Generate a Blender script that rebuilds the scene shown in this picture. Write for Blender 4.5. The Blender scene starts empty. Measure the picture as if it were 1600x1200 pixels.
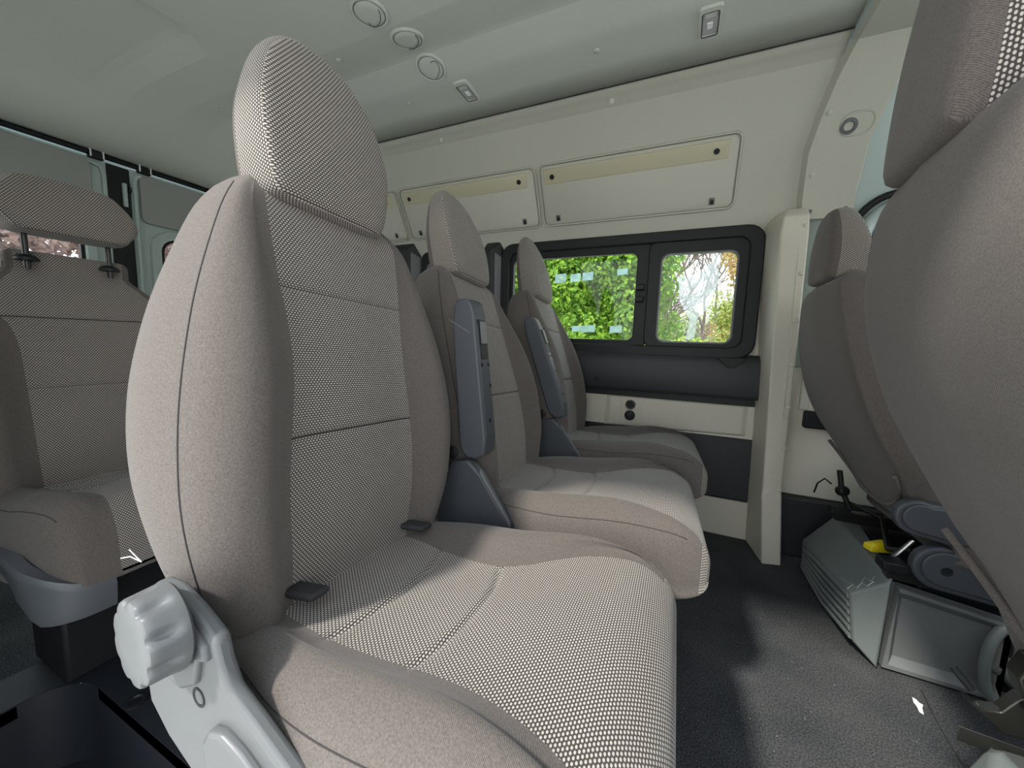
import bpy, bmesh, math, random
from mathutils import Vector, Matrix
random.seed(7)
S = bpy.context.scene
COL = S.collection
PI = math.pi

# ------------------------------------------------------------------ camera
FPX = 582.594
YAW, PITCH, ROLL = math.radians(23.95975), math.radians(6.50575), math.radians(-1.82975)
CAMZ = 0.87
def cam_axes():
    cy, sy, cp, sp = math.cos(YAW), math.sin(YAW), math.cos(PITCH), math.sin(PITCH)
    f = Vector((-sy*cp, cy*cp, -sp)); r0 = Vector((cy, sy, 0)); d0 = f.cross(r0)
    c, s = math.cos(ROLL), math.sin(ROLL)
    return r0*c + d0*s, -r0*s + d0*c, f
AR, AD, AF = cam_axes()
cam = bpy.data.cameras.new('camera'); camo = bpy.data.objects.new('camera', cam); COL.objects.link(camo)
cam.sensor_width = 36; cam.lens = 36*FPX/1600; cam.clip_start = 0.01; cam.clip_end = 300
m = Matrix.Identity(4)
for i in range(3):
    m[i][0] = AR[i]; m[i][1] = -AD[i]; m[i][2] = -AF[i]
m[0][3], m[1][3], m[2][3] = 0, 0, CAMZ
camo.matrix_world = m
S.camera = camo
S.view_settings.view_transform = 'Standard'; S.view_settings.look = 'None'
S.view_settings.gamma = 1.0; S.view_settings.use_curve_mapping = False
S.view_settings.exposure = 0.0

def at(u, v, axis, val):
    w = AR*(u-800)+AD*(v-600)+AF*FPX; a = 'xyz'.index(axis); c = (0, 0, CAMZ)
    t = (val-c[a])/w[a]; return Vector((c[0]+w.x*t, c[1]+w.y*t, c[2]+w.z*t))
def lerp(a, b, t): return a + (b-a)*t
def clamp(x, a=0., b=1.): return max(a, min(b, x))
def smooth(a, b, x):
    t = clamp((x-a)/(b-a)); return t*t*(3-2*t)
def interp(tab, x):
    if x <= tab[0][0]: return tab[0][1]
    for (a, va), (b, vb) in zip(tab, tab[1:]):
        if x <= b: return lerp(va, vb, (x-a)/(b-a))
    return tab[-1][1]
def sinterp(tab, x):
    # monotone-ish smooth interpolation (Catmull-Rom on a table)
    n = len(tab)
    if x <= tab[0][0]: return tab[0][1]
    if x >= tab[-1][0]: return tab[-1][1]
    for i in range(n-1):
        if x <= tab[i+1][0]:
            x0, y0 = tab[i]; x1, y1 = tab[i+1]; h = x1-x0; t = (x-x0)/h
            m0 = ((y1-tab[i-1][1])/(x1-tab[i-1][0]) if i > 0 else (y1-y0)/h)
            m1 = ((tab[i+2][1]-y0)/(tab[i+2][0]-x0) if i+2 < n else (y1-y0)/h)
            return (2*t**3-3*t*t+1)*y0 + (t**3-2*t*t+t)*h*m0 + (-2*t**3+3*t*t)*y1 + (t**3-t*t)*h*m1

# ------------------------------------------------------------------ materials
def new_mat(name):
    mt = bpy.data.materials.new(name); mt.use_nodes = True
    nt = mt.node_tree; b = nt.nodes['Principled BSDF']
    return mt, nt, b
def N(nt, typ, **kw):
    n = nt.nodes.new(typ)
    for k, v in kw.items(): setattr(n, k, v)
    return n
def mth(nt, op, a, b=None, c=None):
    n = nt.nodes.new('ShaderNodeMath'); n.operation = op
    for i, v in enumerate((a, b, c)):
        if v is None: continue
        if isinstance(v, (int, float)): n.inputs[i].default_value = v
        else: nt.links.new(v, n.inputs[i])
    return n.outputs[0]
def mixc(nt, fac, a, b):
    n = nt.nodes.new('ShaderNodeMix'); n.data_type = 'RGBA'
    for s, v in ((n.inputs[0], fac), (n.inputs[6], a), (n.inputs[7], b)):
        if hasattr(v, 'links'): nt.links.new(v, s)
        elif isinstance(v, (int, float)): s.default_value = v
        else: s.default_value = (*v, 1)
    return n.outputs[2]
def plain(name, col, rough=.5, spec=.5, metal=0, noise=0, nscale=200, bump=0, bscale=400, coat=0):
    mt, nt, b = new_mat(name)
    b.inputs['Roughness'].default_value = rough; b.inputs['Metallic'].default_value = metal
    b.inputs['Specular IOR Level'].default_value = spec
    tc = N(nt, 'ShaderNodeTexCoord')
    if noise:
        nz = N(nt, 'ShaderNodeTexNoise'); nz.inputs['Scale'].default_value = nscale; nz.inputs['Detail'].default_value = 3
        nt.links.new(tc.outputs['Object'], nz.inputs['Vector'])
        c = mixc(nt, nz.outputs[0], tuple(x*(1-noise) for x in col), tuple(min(1, x*(1+noise)) for x in col))
        nt.links.new(c, b.inputs['Base Color'])
    else: b.inputs['Base Color'].default_value = (*col, 1)
    if bump:
        nb = N(nt, 'ShaderNodeTexNoise'); nb.inputs['Scale'].default_value = bscale; nb.inputs['Detail'].default_value = 2
        nt.links.new(tc.outputs['Object'], nb.inputs['Vector'])
        bp = N(nt, 'ShaderNodeBump'); bp.inputs['Strength'].default_value = bump; bp.inputs['Distance'].default_value = .001
        nt.links.new(nb.outputs[0], bp.inputs['Height']); nt.links.new(bp.outputs[0], b.inputs['Normal'])
    return mt
def dotted(name, dark, light, q=.0056, p=.0036):
    mt, nt, b = new_mat(name)
    uv = N(nt, 'ShaderNodeUVMap'); uv.uv_map = 'UVMap'
    sp = N(nt, 'ShaderNodeSeparateXYZ'); nt.links.new(uv.outputs[0], sp.inputs[0])
    V = mth(nt, 'DIVIDE', sp.outputs[1], p); row = mth(nt, 'FLOOR', V)
    par = mth(nt, 'MULTIPLY', mth(nt, 'FLOORED_MODULO', row, 2.0), .5)
    U = mth(nt, 'ADD', mth(nt, 'DIVIDE', sp.outputs[0], q), par)
    fu = mth(nt, 'SUBTRACT', mth(nt, 'FRACT', U), .5); fv = mth(nt, 'SUBTRACT', mth(nt, 'FRACT', V), .5)
    d = mth(nt, 'ADD', mth(nt, 'POWER', mth(nt, 'DIVIDE', fu, .36), 2.0), mth(nt, 'POWER', mth(nt, 'DIVIDE', fv, .34), 2.0))
    k = N(nt, 'ShaderNodeMapRange'); k.interpolation_type = 'SMOOTHSTEP'
    nt.links.new(d, k.inputs[0]); k.inputs[1].default_value = .55; k.inputs[2].default_value = 1.25
    k.inputs[3].default_value = 1; k.inputs[4].default_value = 0
    tc = N(nt, 'ShaderNodeTexCoord'); nz = N(nt, 'ShaderNodeTexNoise'); nz.inputs['Scale'].default_value = 900
    nt.links.new(tc.outputs['Object'], nz.inputs['Vector'])
    lc = mixc(nt, nz.outputs[0], tuple(x*.8 for x in light), tuple(min(1, x*1.2) for x in light))
    c = mixc(nt, k.outputs[0], dark, lc); nt.links.new(c, b.inputs['Base Color'])
    b.inputs['Roughness'].default_value = .9; b.inputs['Specular IOR Level'].default_value = .2
    b.inputs['Sheen Weight'].default_value = .15
    bp = N(nt, 'ShaderNodeBump'); bp.inputs['Strength'].default_value = .5; bp.inputs['Distance'].default_value = .0008
    nt.links.new(k.outputs[0], bp.inputs['Height']); nt.links.new(bp.outputs[0], b.inputs['Normal'])
    return mt
def twill(name, c0, c1, pitch=.0021):
    mt, nt, b = new_mat(name)
    tc = N(nt, 'ShaderNodeTexCoord'); sp = N(nt, 'ShaderNodeSeparateXYZ'); nt.links.new(tc.outputs['Object'], sp.inputs[0])
    s = mth(nt, 'ADD', mth(nt, 'ADD', mth(nt, 'MULTIPLY', sp.outputs[0], .9), mth(nt, 'MULTIPLY', sp.outputs[1], .8)), mth(nt, 'MULTIPLY', sp.outputs[2], 1.0))
    w = mth(nt, 'MULTIPLY_ADD', mth(nt, 'SINE', mth(nt, 'MULTIPLY', s, 2*PI/pitch)), .5, .5)
    nz = N(nt, 'ShaderNodeTexNoise'); nz.inputs['Scale'].default_value = 480; nz.inputs['Detail'].default_value = 4
    nt.links.new(tc.outputs['Object'], nz.inputs['Vector'])
    nn = mth(nt, 'MULTIPLY_ADD', mth(nt, 'SUBTRACT', nz.outputs[0], .5), 2.6, .5)
    f = mth(nt, 'ADD', mth(nt, 'MULTIPLY', w, .5), mth(nt, 'MULTIPLY', nn, .5))
    f.node.use_clamp = True
    nt.links.new(mixc(nt, f, c0, c1), b.inputs['Base Color'])
    b.inputs['Roughness'].default_value = .92; b.inputs['Specular IOR Level'].default_value = .2
    b.inputs['Sheen Weight'].default_value = .12; b.inputs['Sheen Roughness'].default_value = .6
    bp = N(nt, 'ShaderNodeBump'); bp.inputs['Strength'].default_value = .25; bp.inputs['Distance'].default_value = .0005
    nt.links.new(f, bp.inputs['Height']); nt.links.new(bp.outputs[0], b.inputs['Normal'])
    return mt

M = {}
M['dots'] = dotted('dotted_weave', (.052, .046, .043), (.46, .42, .375))
M['twill'] = twill('plain_twill', (.050, .043, .039), (.148, .128, .115))
M['thread'] = plain('dark_thread', (.03, .028, .027), .9)
M['liner'] = plain('liner_beige', (.46, .455, .39), .75, .3, noise=.05, nscale=150, bump=.15, bscale=500)
M['ceil'] = plain('headliner_grey', (.54, .56, .505), .85, .25, noise=.06, nscale=180, bump=.2, bscale=500)
M['beige'] = plain('panel_beige', (.52, .50, .42), .5, .4, noise=.03, nscale=60)
M['cream'] = plain('panel_cream', (.47, .44, .31), .55, .4, noise=.03, nscale=40)
M['bin'] = plain('bin_panel', (.46, .45, .385), .5, .4)
M['black'] = plain('black_plastic', (.010, .011, .012), .5, .3, bump=.1)
M['blackm'] = plain('black_metal', (.014, .014, .012), .28, .45)
M['dark'] = plain('dark_trim', (.019, .021, .024), .5, .4, noise=.1, nscale=90)
M['grey2'] = plain('box_grey_plastic', (.135, .142, .141), .5, .45, noise=.06, nscale=60, bump=.12)
M['grey'] = plain('grey_plastic', (.054, .059, .067), .5, .45, noise=.04, nscale=120, bump=.12)
M['greyl'] = plain('grey_plastic_worn', (.108, .114, .117), .42, .5, noise=.05, nscale=40, bump=.08)
M['greym'] = plain('trim_grey_plastic', (.085, .093, .104), .42, .5, bump=.1)
M['green'] = plain('green_grey_plastic', (.150, .172, .167), .5, .45, noise=.12, nscale=14, bump=.1)
M['metal'] = plain('painted_metal', (.42, .50, .48), .4, .5)
M['rearpanel'] = plain('rear_grey_panel', (.33, .34, .32), .8, .2, noise=.05)
M['steel'] = plain('steel', (.55, .55, .55), .3, .5, metal=1)
M['yellow'] = plain('yellow_plastic', (.85, .68, .02), .45)
M['white'] = plain('white_paper', (.85, .85, .85), .8)
M['lens'] = plain('lamp_lens', (.45, .46, .47), .12, .8)
M['rubber'] = plain('black_rubber', (.011, .013, .018), .5, .5, noise=.15, nscale=30)
M['purple'] = plain('purple_plastic', (.12, .05, .2), .5)
M['tag'] = plain('black_cloth_tag', (.02, .02, .022), .8)
# carpet
mt, nt, b = new_mat('floor_carpet')
tc = N(nt, 'ShaderNodeTexCoord')
n1 = N(nt, 'ShaderNodeTexNoise'); n1.inputs['Scale'].default_value = 260; n1.inputs['Detail'].default_value = 4
n2 = N(nt, 'ShaderNodeTexNoise'); n2.inputs['Scale'].default_value = 5; n2.inputs['Detail'].default_value = 5
n3 = N(nt, 'ShaderNodeTexVoronoi'); n3.inputs['Scale'].default_value = 55
for n in (n1, n2, n3): nt.links.new(tc.outputs['Object'], n.inputs['Vector'])
f = mth(nt, 'ADD', mth(nt, 'MULTIPLY', mth(nt, 'SUBTRACT', n1.outputs[0], .38), 2.2), mth(nt, 'MULTIPLY', mth(nt, 'SUBTRACT', n2.outputs[0], .5), .9)); f.node.use_clamp = True
base = mixc(nt, f, (.030, .032, .036), (.125, .125, .125))
spk = mth(nt, 'LESS_THAN', n3.outputs['Distance'], .055)
n4 = N(nt, 'ShaderNodeTexNoise'); n4.inputs['Scale'].default_value = 9; nt.links.new(tc.outputs['Object'], n4.inputs['Vector'])
spk = mth(nt, 'MULTIPLY', spk, mth(nt, 'GREATER_THAN', n4.outputs[0], .55))
nt.links.new(mixc(nt, spk, base, (.5, .48, .42)), b.inputs['Base Color']); b.inputs['Roughness'].default_value = .95
b.inputs['Specular IOR Level'].default_value = .15
bp = N(nt, 'ShaderNodeBump'); bp.inputs['Strength'].default_value = .6; bp.inputs['Distance'].default_value = .003
nt.links.new(n1.outputs[0], bp.inputs['Height']); nt.links.new(bp.outputs[0], b.inputs['Normal'])
M['carpet'] = mt
# glass
def glass(name, tint, refl=.015):
    mt, nt, b = new_mat(name); nt.nodes.remove(b)
    t = N(nt, 'ShaderNodeBsdfTransparent'); t.inputs[0].default_value = (*tint, 1)
    g = N(nt, 'ShaderNodeBsdfGlossy'); g.inputs['Roughness'].default_value = .02
    mx = N(nt, 'ShaderNodeMixShader'); mx.inputs[0].default_value = refl
    nt.links.new(t.outputs[0], mx.inputs[1]); nt.links.new(g.outputs[0], mx.inputs[2])
    nt.links.new(mx.outputs[0], nt.nodes['Material Output'].inputs[0]); return mt
M['glass'] = glass('window_glass', (.93, .96, .94))
def veil(name, col, op, nscale=60):
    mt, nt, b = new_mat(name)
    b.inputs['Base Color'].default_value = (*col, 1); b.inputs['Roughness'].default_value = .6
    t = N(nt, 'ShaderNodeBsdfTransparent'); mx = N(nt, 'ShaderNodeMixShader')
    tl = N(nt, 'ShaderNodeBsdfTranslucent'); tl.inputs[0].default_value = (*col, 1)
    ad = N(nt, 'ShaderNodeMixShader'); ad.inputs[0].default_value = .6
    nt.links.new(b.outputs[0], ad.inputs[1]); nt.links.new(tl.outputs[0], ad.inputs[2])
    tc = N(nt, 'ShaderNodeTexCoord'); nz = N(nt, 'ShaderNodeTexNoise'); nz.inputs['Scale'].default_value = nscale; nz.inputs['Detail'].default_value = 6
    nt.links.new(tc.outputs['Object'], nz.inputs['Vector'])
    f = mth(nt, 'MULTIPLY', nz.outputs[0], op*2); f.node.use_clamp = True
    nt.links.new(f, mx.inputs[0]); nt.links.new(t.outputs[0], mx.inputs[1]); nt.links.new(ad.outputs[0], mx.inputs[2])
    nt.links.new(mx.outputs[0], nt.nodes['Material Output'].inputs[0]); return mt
M['veil'] = veil('cloudy_veil', (.80, .86, .88), .36, 30)
M['reflection'] = veil('painted_reflection', (.6, .8, .85), .38, 20)  # pale blue tint of the painted window reflections
def leafm(name, a, bcol):
    mt, nt, b = new_mat(name)
    gi = N(nt, 'ShaderNodeNewGeometry')
    c = mixc(nt, gi.outputs['Random Per Island'], a, bcol); nt.links.new(c, b.inputs['Base Color'])
    b.inputs['Roughness'].default_value = .6
    tl = N(nt, 'ShaderNodeBsdfTranslucent'); nt.links.new(c, tl.inputs[0])
    mx = N(nt, 'ShaderNodeMixShader'); mx.inputs[0].default_value = .45
    nt.links.new(b.outputs[0], mx.inputs[1]); nt.links.new(tl.outputs[0], mx.inputs[2])
    nt.links.new(mx.outputs[0], nt.nodes['Material Output'].inputs[0]); return mt
M['leaf_green'] = leafm('leaf_green', (.10, .24, .03), (.32, .50, .05))
M['leaf_lime'] = leafm('leaf_lime', (.28, .45, .03), (.55, .70, .08))
M['leaf_autumn'] = leafm('leaf_autumn', (.40, .20, .06), (.50, .42, .10))
M['leaf_olive'] = leafm('leaf_olive', (.22, .28, .06), (.45, .50, .14))
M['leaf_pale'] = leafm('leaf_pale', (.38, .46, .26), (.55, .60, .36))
M['leaf_purple'] = leafm('leaf_purple', (.25, .16, .17), (.42, .30, .26))
M['bark'] = plain('bark', (.16, .12, .10), .9, noise=.3, nscale=30)
M['ground'] = plain('pale_bounce_ground', (.58, .57, .54), .9, noise=.2, nscale=20)  # unseen ground, made pale to bounce light up to the ceiling
M['render_wall'] = plain('white_render', (.8, .8, .8), .8)

# ------------------------------------------------------------------ object helpers
def link(o, parent=None, label=None, cat=None, group=None, kind=None):
    COL.objects.link(o)
    if parent is not None: o.parent = parent
    if label: o['label'] = label
    if cat: o['category'] = cat
    if group: o['group'] = group
    if kind: o['kind'] = kind
    return o
def empty(name, loc, rz, label, cat, group=None):
    o = bpy.data.objects.new(name, None); o.empty_display_size = .05
    o.location = loc; o.rotation_euler = (0, 0, rz)
    return link(o, None, label, cat, group)
def from_bm(name, bm, mat, parent=None, smooth_ang=40, **kw):
    bmesh.ops.recalc_face_normals(bm, faces=bm.faces)
    me = bpy.data.meshes.new(name); bm.to_mesh(me); bm.free()
    return finish(name, me, mat, parent, smooth_ang, **kw)
def finish(name, me, mat, parent=None, smooth_ang=40, **kw):
    me.materials.append(mat)
    if smooth_ang:
        me.shade_smooth()
        if smooth_ang < 180: me.set_sharp_from_angle(angle=math.radians(smooth_ang))
    o = bpy.data.objects.new(name, me)
    return link(o, parent, **kw)
def bevel_mod(o, w, seg=2, ang=40):
    md = o.modifiers.new('bevel', 'BEVEL'); md.width = w; md.segments = seg; md.limit_method = 'ANGLE'; md.angle_limit = math.radians(ang)
    md.harden_normals = False
    return o
def add_box(bm, lo, hi, mat=None):
    x0, y0, z0 = lo; x1, y1, z1 = hi
    v = [bm.verts.new(p) for p in ((x0,y0,z0),(x1,y0,z0),(x1,y1,z0),(x0,y1,z0),(x0,y0,z1),(x1,y0,z1),(x1,y1,z1),(x0,y1,z1))]
    if mat is not None:
        for q in v: q.co = mat @ q.co
    for f in ((0,3,2,1),(4,5,6,7),(0,1,5,4),(1,2,6,5),(2,3,7,6),(3,0,4,7)): bm.faces.new([v[i] for i in f])
def box(name, lo, hi, mat, parent=None, bev=.004, seg=2, **kw):
    bm = bmesh.new(); add_box(bm, lo, hi); o = from_bm(name, bm, mat, parent, 40, **kw)
    if bev: bevel_mod(o, bev, seg)
    return o
def add_tube(bm, pts, r, n=10, closed=False, caps=True):
    pts = [Vector(p) for p in pts]; rings = []; N_ = len(pts); up = None
    for i, p in enumerate(pts):
        a = pts[i-1] if (i > 0 or closed) else p; c = pts[(i+1) % N_] if (i < N_-1 or closed) else p
        t = (c-a).normalized()
        if up is None:
            up = Vector((0, 0, 1)) if abs(t.z) < .9 else Vector((1, 0, 0))
        s = t.cross(up).normalized(); up = s.cross(t).normalized()
        rr = r[i] if isinstance(r, (list, tuple)) else r
        rings.append([bm.verts.new(p + (s*math.cos(2*PI*k/n) + up*math.sin(2*PI*k/n))*rr) for k in range(n)])
    for i in range(N_ if closed else N_-1):
        A, B = rings[i], rings[(i+1) % N_]
        for k in range(n): bm.faces.new((A[k], A[(k+1) % n], B[(k+1) % n], B[k]))
    if caps and not closed:
        bm.faces.new(rings[0][::-1]); bm.faces.new(rings[-1])
def tube(name, pts, r, mat, parent=None, n=10, closed=False, **kw):
    bm = bmesh.new(); add_tube(bm, pts, r, n, closed); return from_bm(name, bm, mat, parent, 60, **kw)
def add_lathe(bm, prof, M4, n=32, scal=None):
    # prof: list of (radius, height) along local z
    rings = []
    for r, h in prof:
        ring = []
        for k in range(n):
            a = 2*PI*k/n; rr = r*(scal(a, h) if scal else 1)
            ring.append(bm.verts.new(M4 @ Vector((rr*math.cos(a), rr*math.sin(a), h))))
        rings.append(ring)
    for A, B in zip(rings, rings[1:]):
        for k in range(n): bm.faces.new((A[k], A[(k+1) % n], B[(k+1) % n], B[k]))
    bm.faces.new(rings[0][::-1]); bm.faces.new(rings[-1])
def axis_mat(p, d):
    z = Vector(d).normalized(); x = z.orthogonal().normalized(); y = z.cross(x)
    return Matrix(((x.x, y.x, z.x, p[0]), (x.y, y.y, z.y, p[1]), (x.z, y.z, z.z, p[2]), (0, 0, 0, 1)))
def lathe(name, p, d, prof, mat, parent=None, n=24, scal=None, ang=40, **kw):
    bm = bmesh.new(); add_lathe(bm, prof, axis_mat(p, d), n, scal); return from_bm(name, bm, mat, parent, ang, **kw)
def add_prism(bm, poly, ext):
    a = [bm.verts.new(p) for p in poly]; e = Vector(ext); b = [bm.verts.new(Vector(p)+e) for p in poly]
    n = len(poly); bm.faces.new(a); bm.faces.new(b[::-1])
    for i in range(n): bm.faces.new((a[i], b[i], b[(i+1) % n], a[(i+1) % n]))
def prism(name, poly, ext, mat, parent=None, bev=.003, seg=2, ang=40, **kw):
    bm = bmesh.new(); add_prism(bm, poly, ext); o = from_bm(name, bm, mat, parent, ang, **kw)
    if bev: bevel_mod(o, bev, seg, 30)
    return o
def hull(name, pts, mat, parent=None, bev=.004, seg=2, **kw):
    bm = bmesh.new(); [bm.verts.new(p) for p in pts]
    r = bmesh.ops.convex_hull(bm, input=bm.verts)
    bmesh.ops.delete(bm, geom=[g for g in r['geom_interior'] if isinstance(g, bmesh.types.BMVert)], context='VERTS')
    bmesh.ops.dissolve_limit(bm, angle_limit=.03, verts=bm.verts, edges=bm.edges)
    o = from_bm(name, bm, mat, parent, 30, **kw)
    if bev: bevel_mod(o, bev, seg, 15)
    return o
def rrect(x0, x1, z0, z1, r, n=5):
    pts = []
    for cx, cz, a0 in ((x1-r, z1-r, 0), (x0+r, z1-r, 90), (x0+r, z0+r, 180), (x1-r, z0+r, 270)):
        for k in range(n+1):
            a = math.radians(a0+90*k/n); pts.append((cx+r*math.cos(a), cz+r*math.sin(a)))
    return pts
def crom(pts, counts):
    # Catmull-Rom through pts, counts[i] samples on segment i (start included), last point appended
    out = []
    n = len(pts)
    for i in range(n-1):
        p0 = pts[i-1] if i > 0 else (2*pts[0][0]-pts[1][0], 2*pts[0][1]-pts[1][1])
        p1, p2 = pts[i], pts[i+1]
        p3 = pts[i+2] if i+2 < n else (2*pts[-1][0]-pts[-2][0], 2*pts[-1][1]-pts[-2][1])
        for k in range(counts[i]):
            t = k/counts[i]
            out.append(tuple(.5*((2*b)+(-a+c)*t+(2*a-5*b+4*c-d)*t*t+(-a+3*b-3*c+d)*t**3) for a, b, c, d in zip(p0, p1, p2, p3)))
    out.append(tuple(pts[-1])); return out

# a closed-ring loft, split into named meshes by a face selector, uv = arc lengths in metres
def loft_split(rings, sel, pieces, parent, capends=(True, True), vref=None):
    ni, nj = len(rings), len(rings[0])
    P = [[Vector(p) for p in r] for r in rings]
    # u: arc length round the ring measured from column 0 on both sides
    U = []
    for r in P:
        u = [0.]
        for j in range(1, nj+1): u.append(u[-1] + (r[j % nj]-r[j-1]).length)
        U.append(u)
    vcol = vref if vref is not None else 0
    V = [0.]
    for i in range(1, ni): V.append(V[-1] + (P[i][vcol]-P[i-1][vcol]).length)
    objs = {}
    for key, (name, mat, par_key) in pieces.items():
        bm = bmesh.new(); uvl = bm.loops.layers.uv.new('UVMap'); vm = {}
        def gv(i, j):
            j %= nj
            if (i, j) not in vm: vm[i, j] = bm.verts.new(P[i][j])
            return vm[i, j]
        for i in range(ni-1):
            for j in range(nj):
                if sel(i, j) != key: continue
                ids = ((i, j), (i+1, j), (i+1, j+1), (i, j+1))
                vs = [gv(*q) for q in ids]
                if len(set(vs)) < 4: continue
                f = bm.faces.new(vs); f.smooth = True
                for l, (a, c) in zip(f.loops, ids):
                    half = nj//2
                    uu = U[a][c] if c <= half else U[a][c]-U[a][nj]
                    l[uvl].uv = (uu, V[a])
        if key == 0:
            for e, i in ((0, 0), (1, ni-1)):
                if capends[e]:
                    f = bm.faces.new([gv(i, j) for j in (range(nj) if e == 0 else range(nj-1, -1, -1))]); f.smooth = True
        me = bpy.data.meshes.new(name)
        bm.normal_update(); bm.to_mesh(me); bm.free()
        pr = parent if par_key is None else objs[par_key]
        objs[key] = finish(name, me, mat, pr, 180)
    return objs

# ------------------------------------------------------------------ seats
LEAN = .075
def seat_xf(recl, roll):
    cr, sr = math.cos(recl), math.sin(recl); co, so = math.cos(roll), math.sin(roll)
    def fb(p):
        x, y, z = p; z -= .47
        x, z = cr*x + sr*z, -sr*x + cr*z
        y, z = co*y - so*z, so*y + co*z
        return Vector((x, y, z+.47))
    def fc(p):
        x, y, z = p; z -= .47
        y, z = co*y - so*z, so*y + co*z
        return Vector((x, y, z+.47))
    return fb, fc

BACK = dict(
    w=[(.40,.175),(.45,.205),(.50,.231),(.56,.252),(.64,.265),(.72,.267),(.80,.260),(.88,.244),(.95,.223),(1.01,.200),(1.05,.181),(1.078,.161),(1.10,.135)],
    xf=[(.40,.012),(.47,.004),(.56,.004),(.64,-.002),(.72,-.010),(.82,-.026),(.94,-.052),(1.02,-.070),(1.06,-.082),(1.10,-.115)],
    xb=[(.40,-.045),(.47,-.060),(.56,-.100),(.65,-.146),(.75,-.172),(.85,-.182),(.95,-.188),(1.03,-.190),(1.07,-.180),(1.10,-.150)],
    ui=[(.40,.122),(.50,.127),(.62,.135),(.72,.130),(.80,.122),(.88,.123),(.95,.130),(1.02,.135),(1.06,.135),(1.10,.118)],
    bh=[(.40,.02),(.50,.034),(.62,.046),(.75,.048),(.86,.040),(.95,.024),(1.02,.008),(1.06,.0),(1.10,.0)],
    s1=.937, s2=.712)
def zlist(z0, z1, seams, n):
    zs = [lerp(z0, z1, k/n) for k in range(n+1)]
    for s in seams: zs += [s+d for d in (-.012, -.007, -.004, -.002, 0, .002, .004, .007, .012)]
    zs.sort(); out = [zs[0]]
    for z in zs[1:]:
        if z-out[-1] > .0015: out.append(z)
    return out
def make_backrest(root, B, fb, stitch_bm):
    cnt = [14, 7, 6, 5, 6, 5, 9]
    rings = []; zs = zlist(.40, 1.085, (B['s1'], B['s2']), 46)
    zs += [1.085 + .024*math.sin(a*PI/2) for a in (.25, .5, .72, .9, 1.0)]
    tops = [1]*(len(zs)-5) + [math.cos(a*PI/2)**.7 for a in (.25, .5, .72, .9, .985)]
    nh = sum(cnt)
    for z, tf in zip(zs, tops):
        zz = min(z, 1.10)
        w, xf, xb, ui, bh = (sinterp(B[k], zz) for k in ('w', 'xf', 'xb', 'ui', 'bh'))
        ui = min(ui, w*.86)
        th = xf-xb
        if tf < 1:
            mid = xf - th*.55; xf = mid+(xf-mid)*tf; xb = mid+(xb-mid)*tf; w = w*(.80+.20*tf); ui = min(ui, w*.9); th = xf-xb
        c = [(0, xf), (ui, xf+.004*bh/.04), (lerp(ui, w, .48), xf+bh), (lerp(ui, w, .86), xf+bh*.55-th*.06), (w, xf-th*.40), (w*.97, xb+th*.18), (w*.84, xb+.004), (0, xb-.004)]
        h = crom(c, cnt)
        half = []
        for k, (y, x) in enumerate(h):
            g = 0
            if k <= cnt[0]:
                for s in (B['s1'], B['s2']): g += .0045*math.exp(-((z-s)/.0042)**2) * (1 if k < cnt[0] else .5)
                g -= .003*math.exp(-((z-(B['s2']+.06))/.04)**2)*math.cos(PI/2*y/max(ui, 1e-4))
            half.append((x-g, y, z))
        ring = half + [(x, -y, z_) for x, y, z_ in half[-2:0:-1]]
        rings.append([fb((x, y+.004+.030*(z_-.47), z_+.010*smooth(.95, 1.08, z_))) for x, y, z_ in ring])
    nj = len(rings[0]); ci = cnt[0]; bk = nh-cnt[-1]-cnt[-2]
    def sel(i, j):
        if j < ci or j >= nj-ci: return 1
        z = zs[i]
        if z > 1.062 and j > sum(cnt[:5])-2 and j < nj-sum(cnt[:5])+1:
            jj = min(j, nj-1-j)
            if jj >= sum(cnt[:6])+2: return 1
        if z > 1.098: return 1
        return 0
    objs = loft_split(rings, sel, {0: ('backrest', M['twill'], None), 1: ('patterned_insert', M['dots'], 0)}, root)
    # stitching: gusset seams, horizontal seams
    gi = sum(cnt[:3])+2
    for j in (gi, nj-gi):
        pts = [rings[i][j] for i in range(3, len(zs)-6)]
        ctr = [Vector((0, 0, 0)).lerp(p, 1) for p in pts]
        add_tube(stitch_bm, ctr, .0011, 5)
    for s in (B['s1'], B['s2']):
        i = min(range(len(zs)), key=lambda q: abs(zs[q]-s))
        pts = [rings[i][j % nj] + Vector((.0004, 0, 0)) for j in range(nj-ci, nj+ci+1)]
        add_tube(stitch_bm, pts, .0009, 5)
    return objs[0], rings, zs

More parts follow.
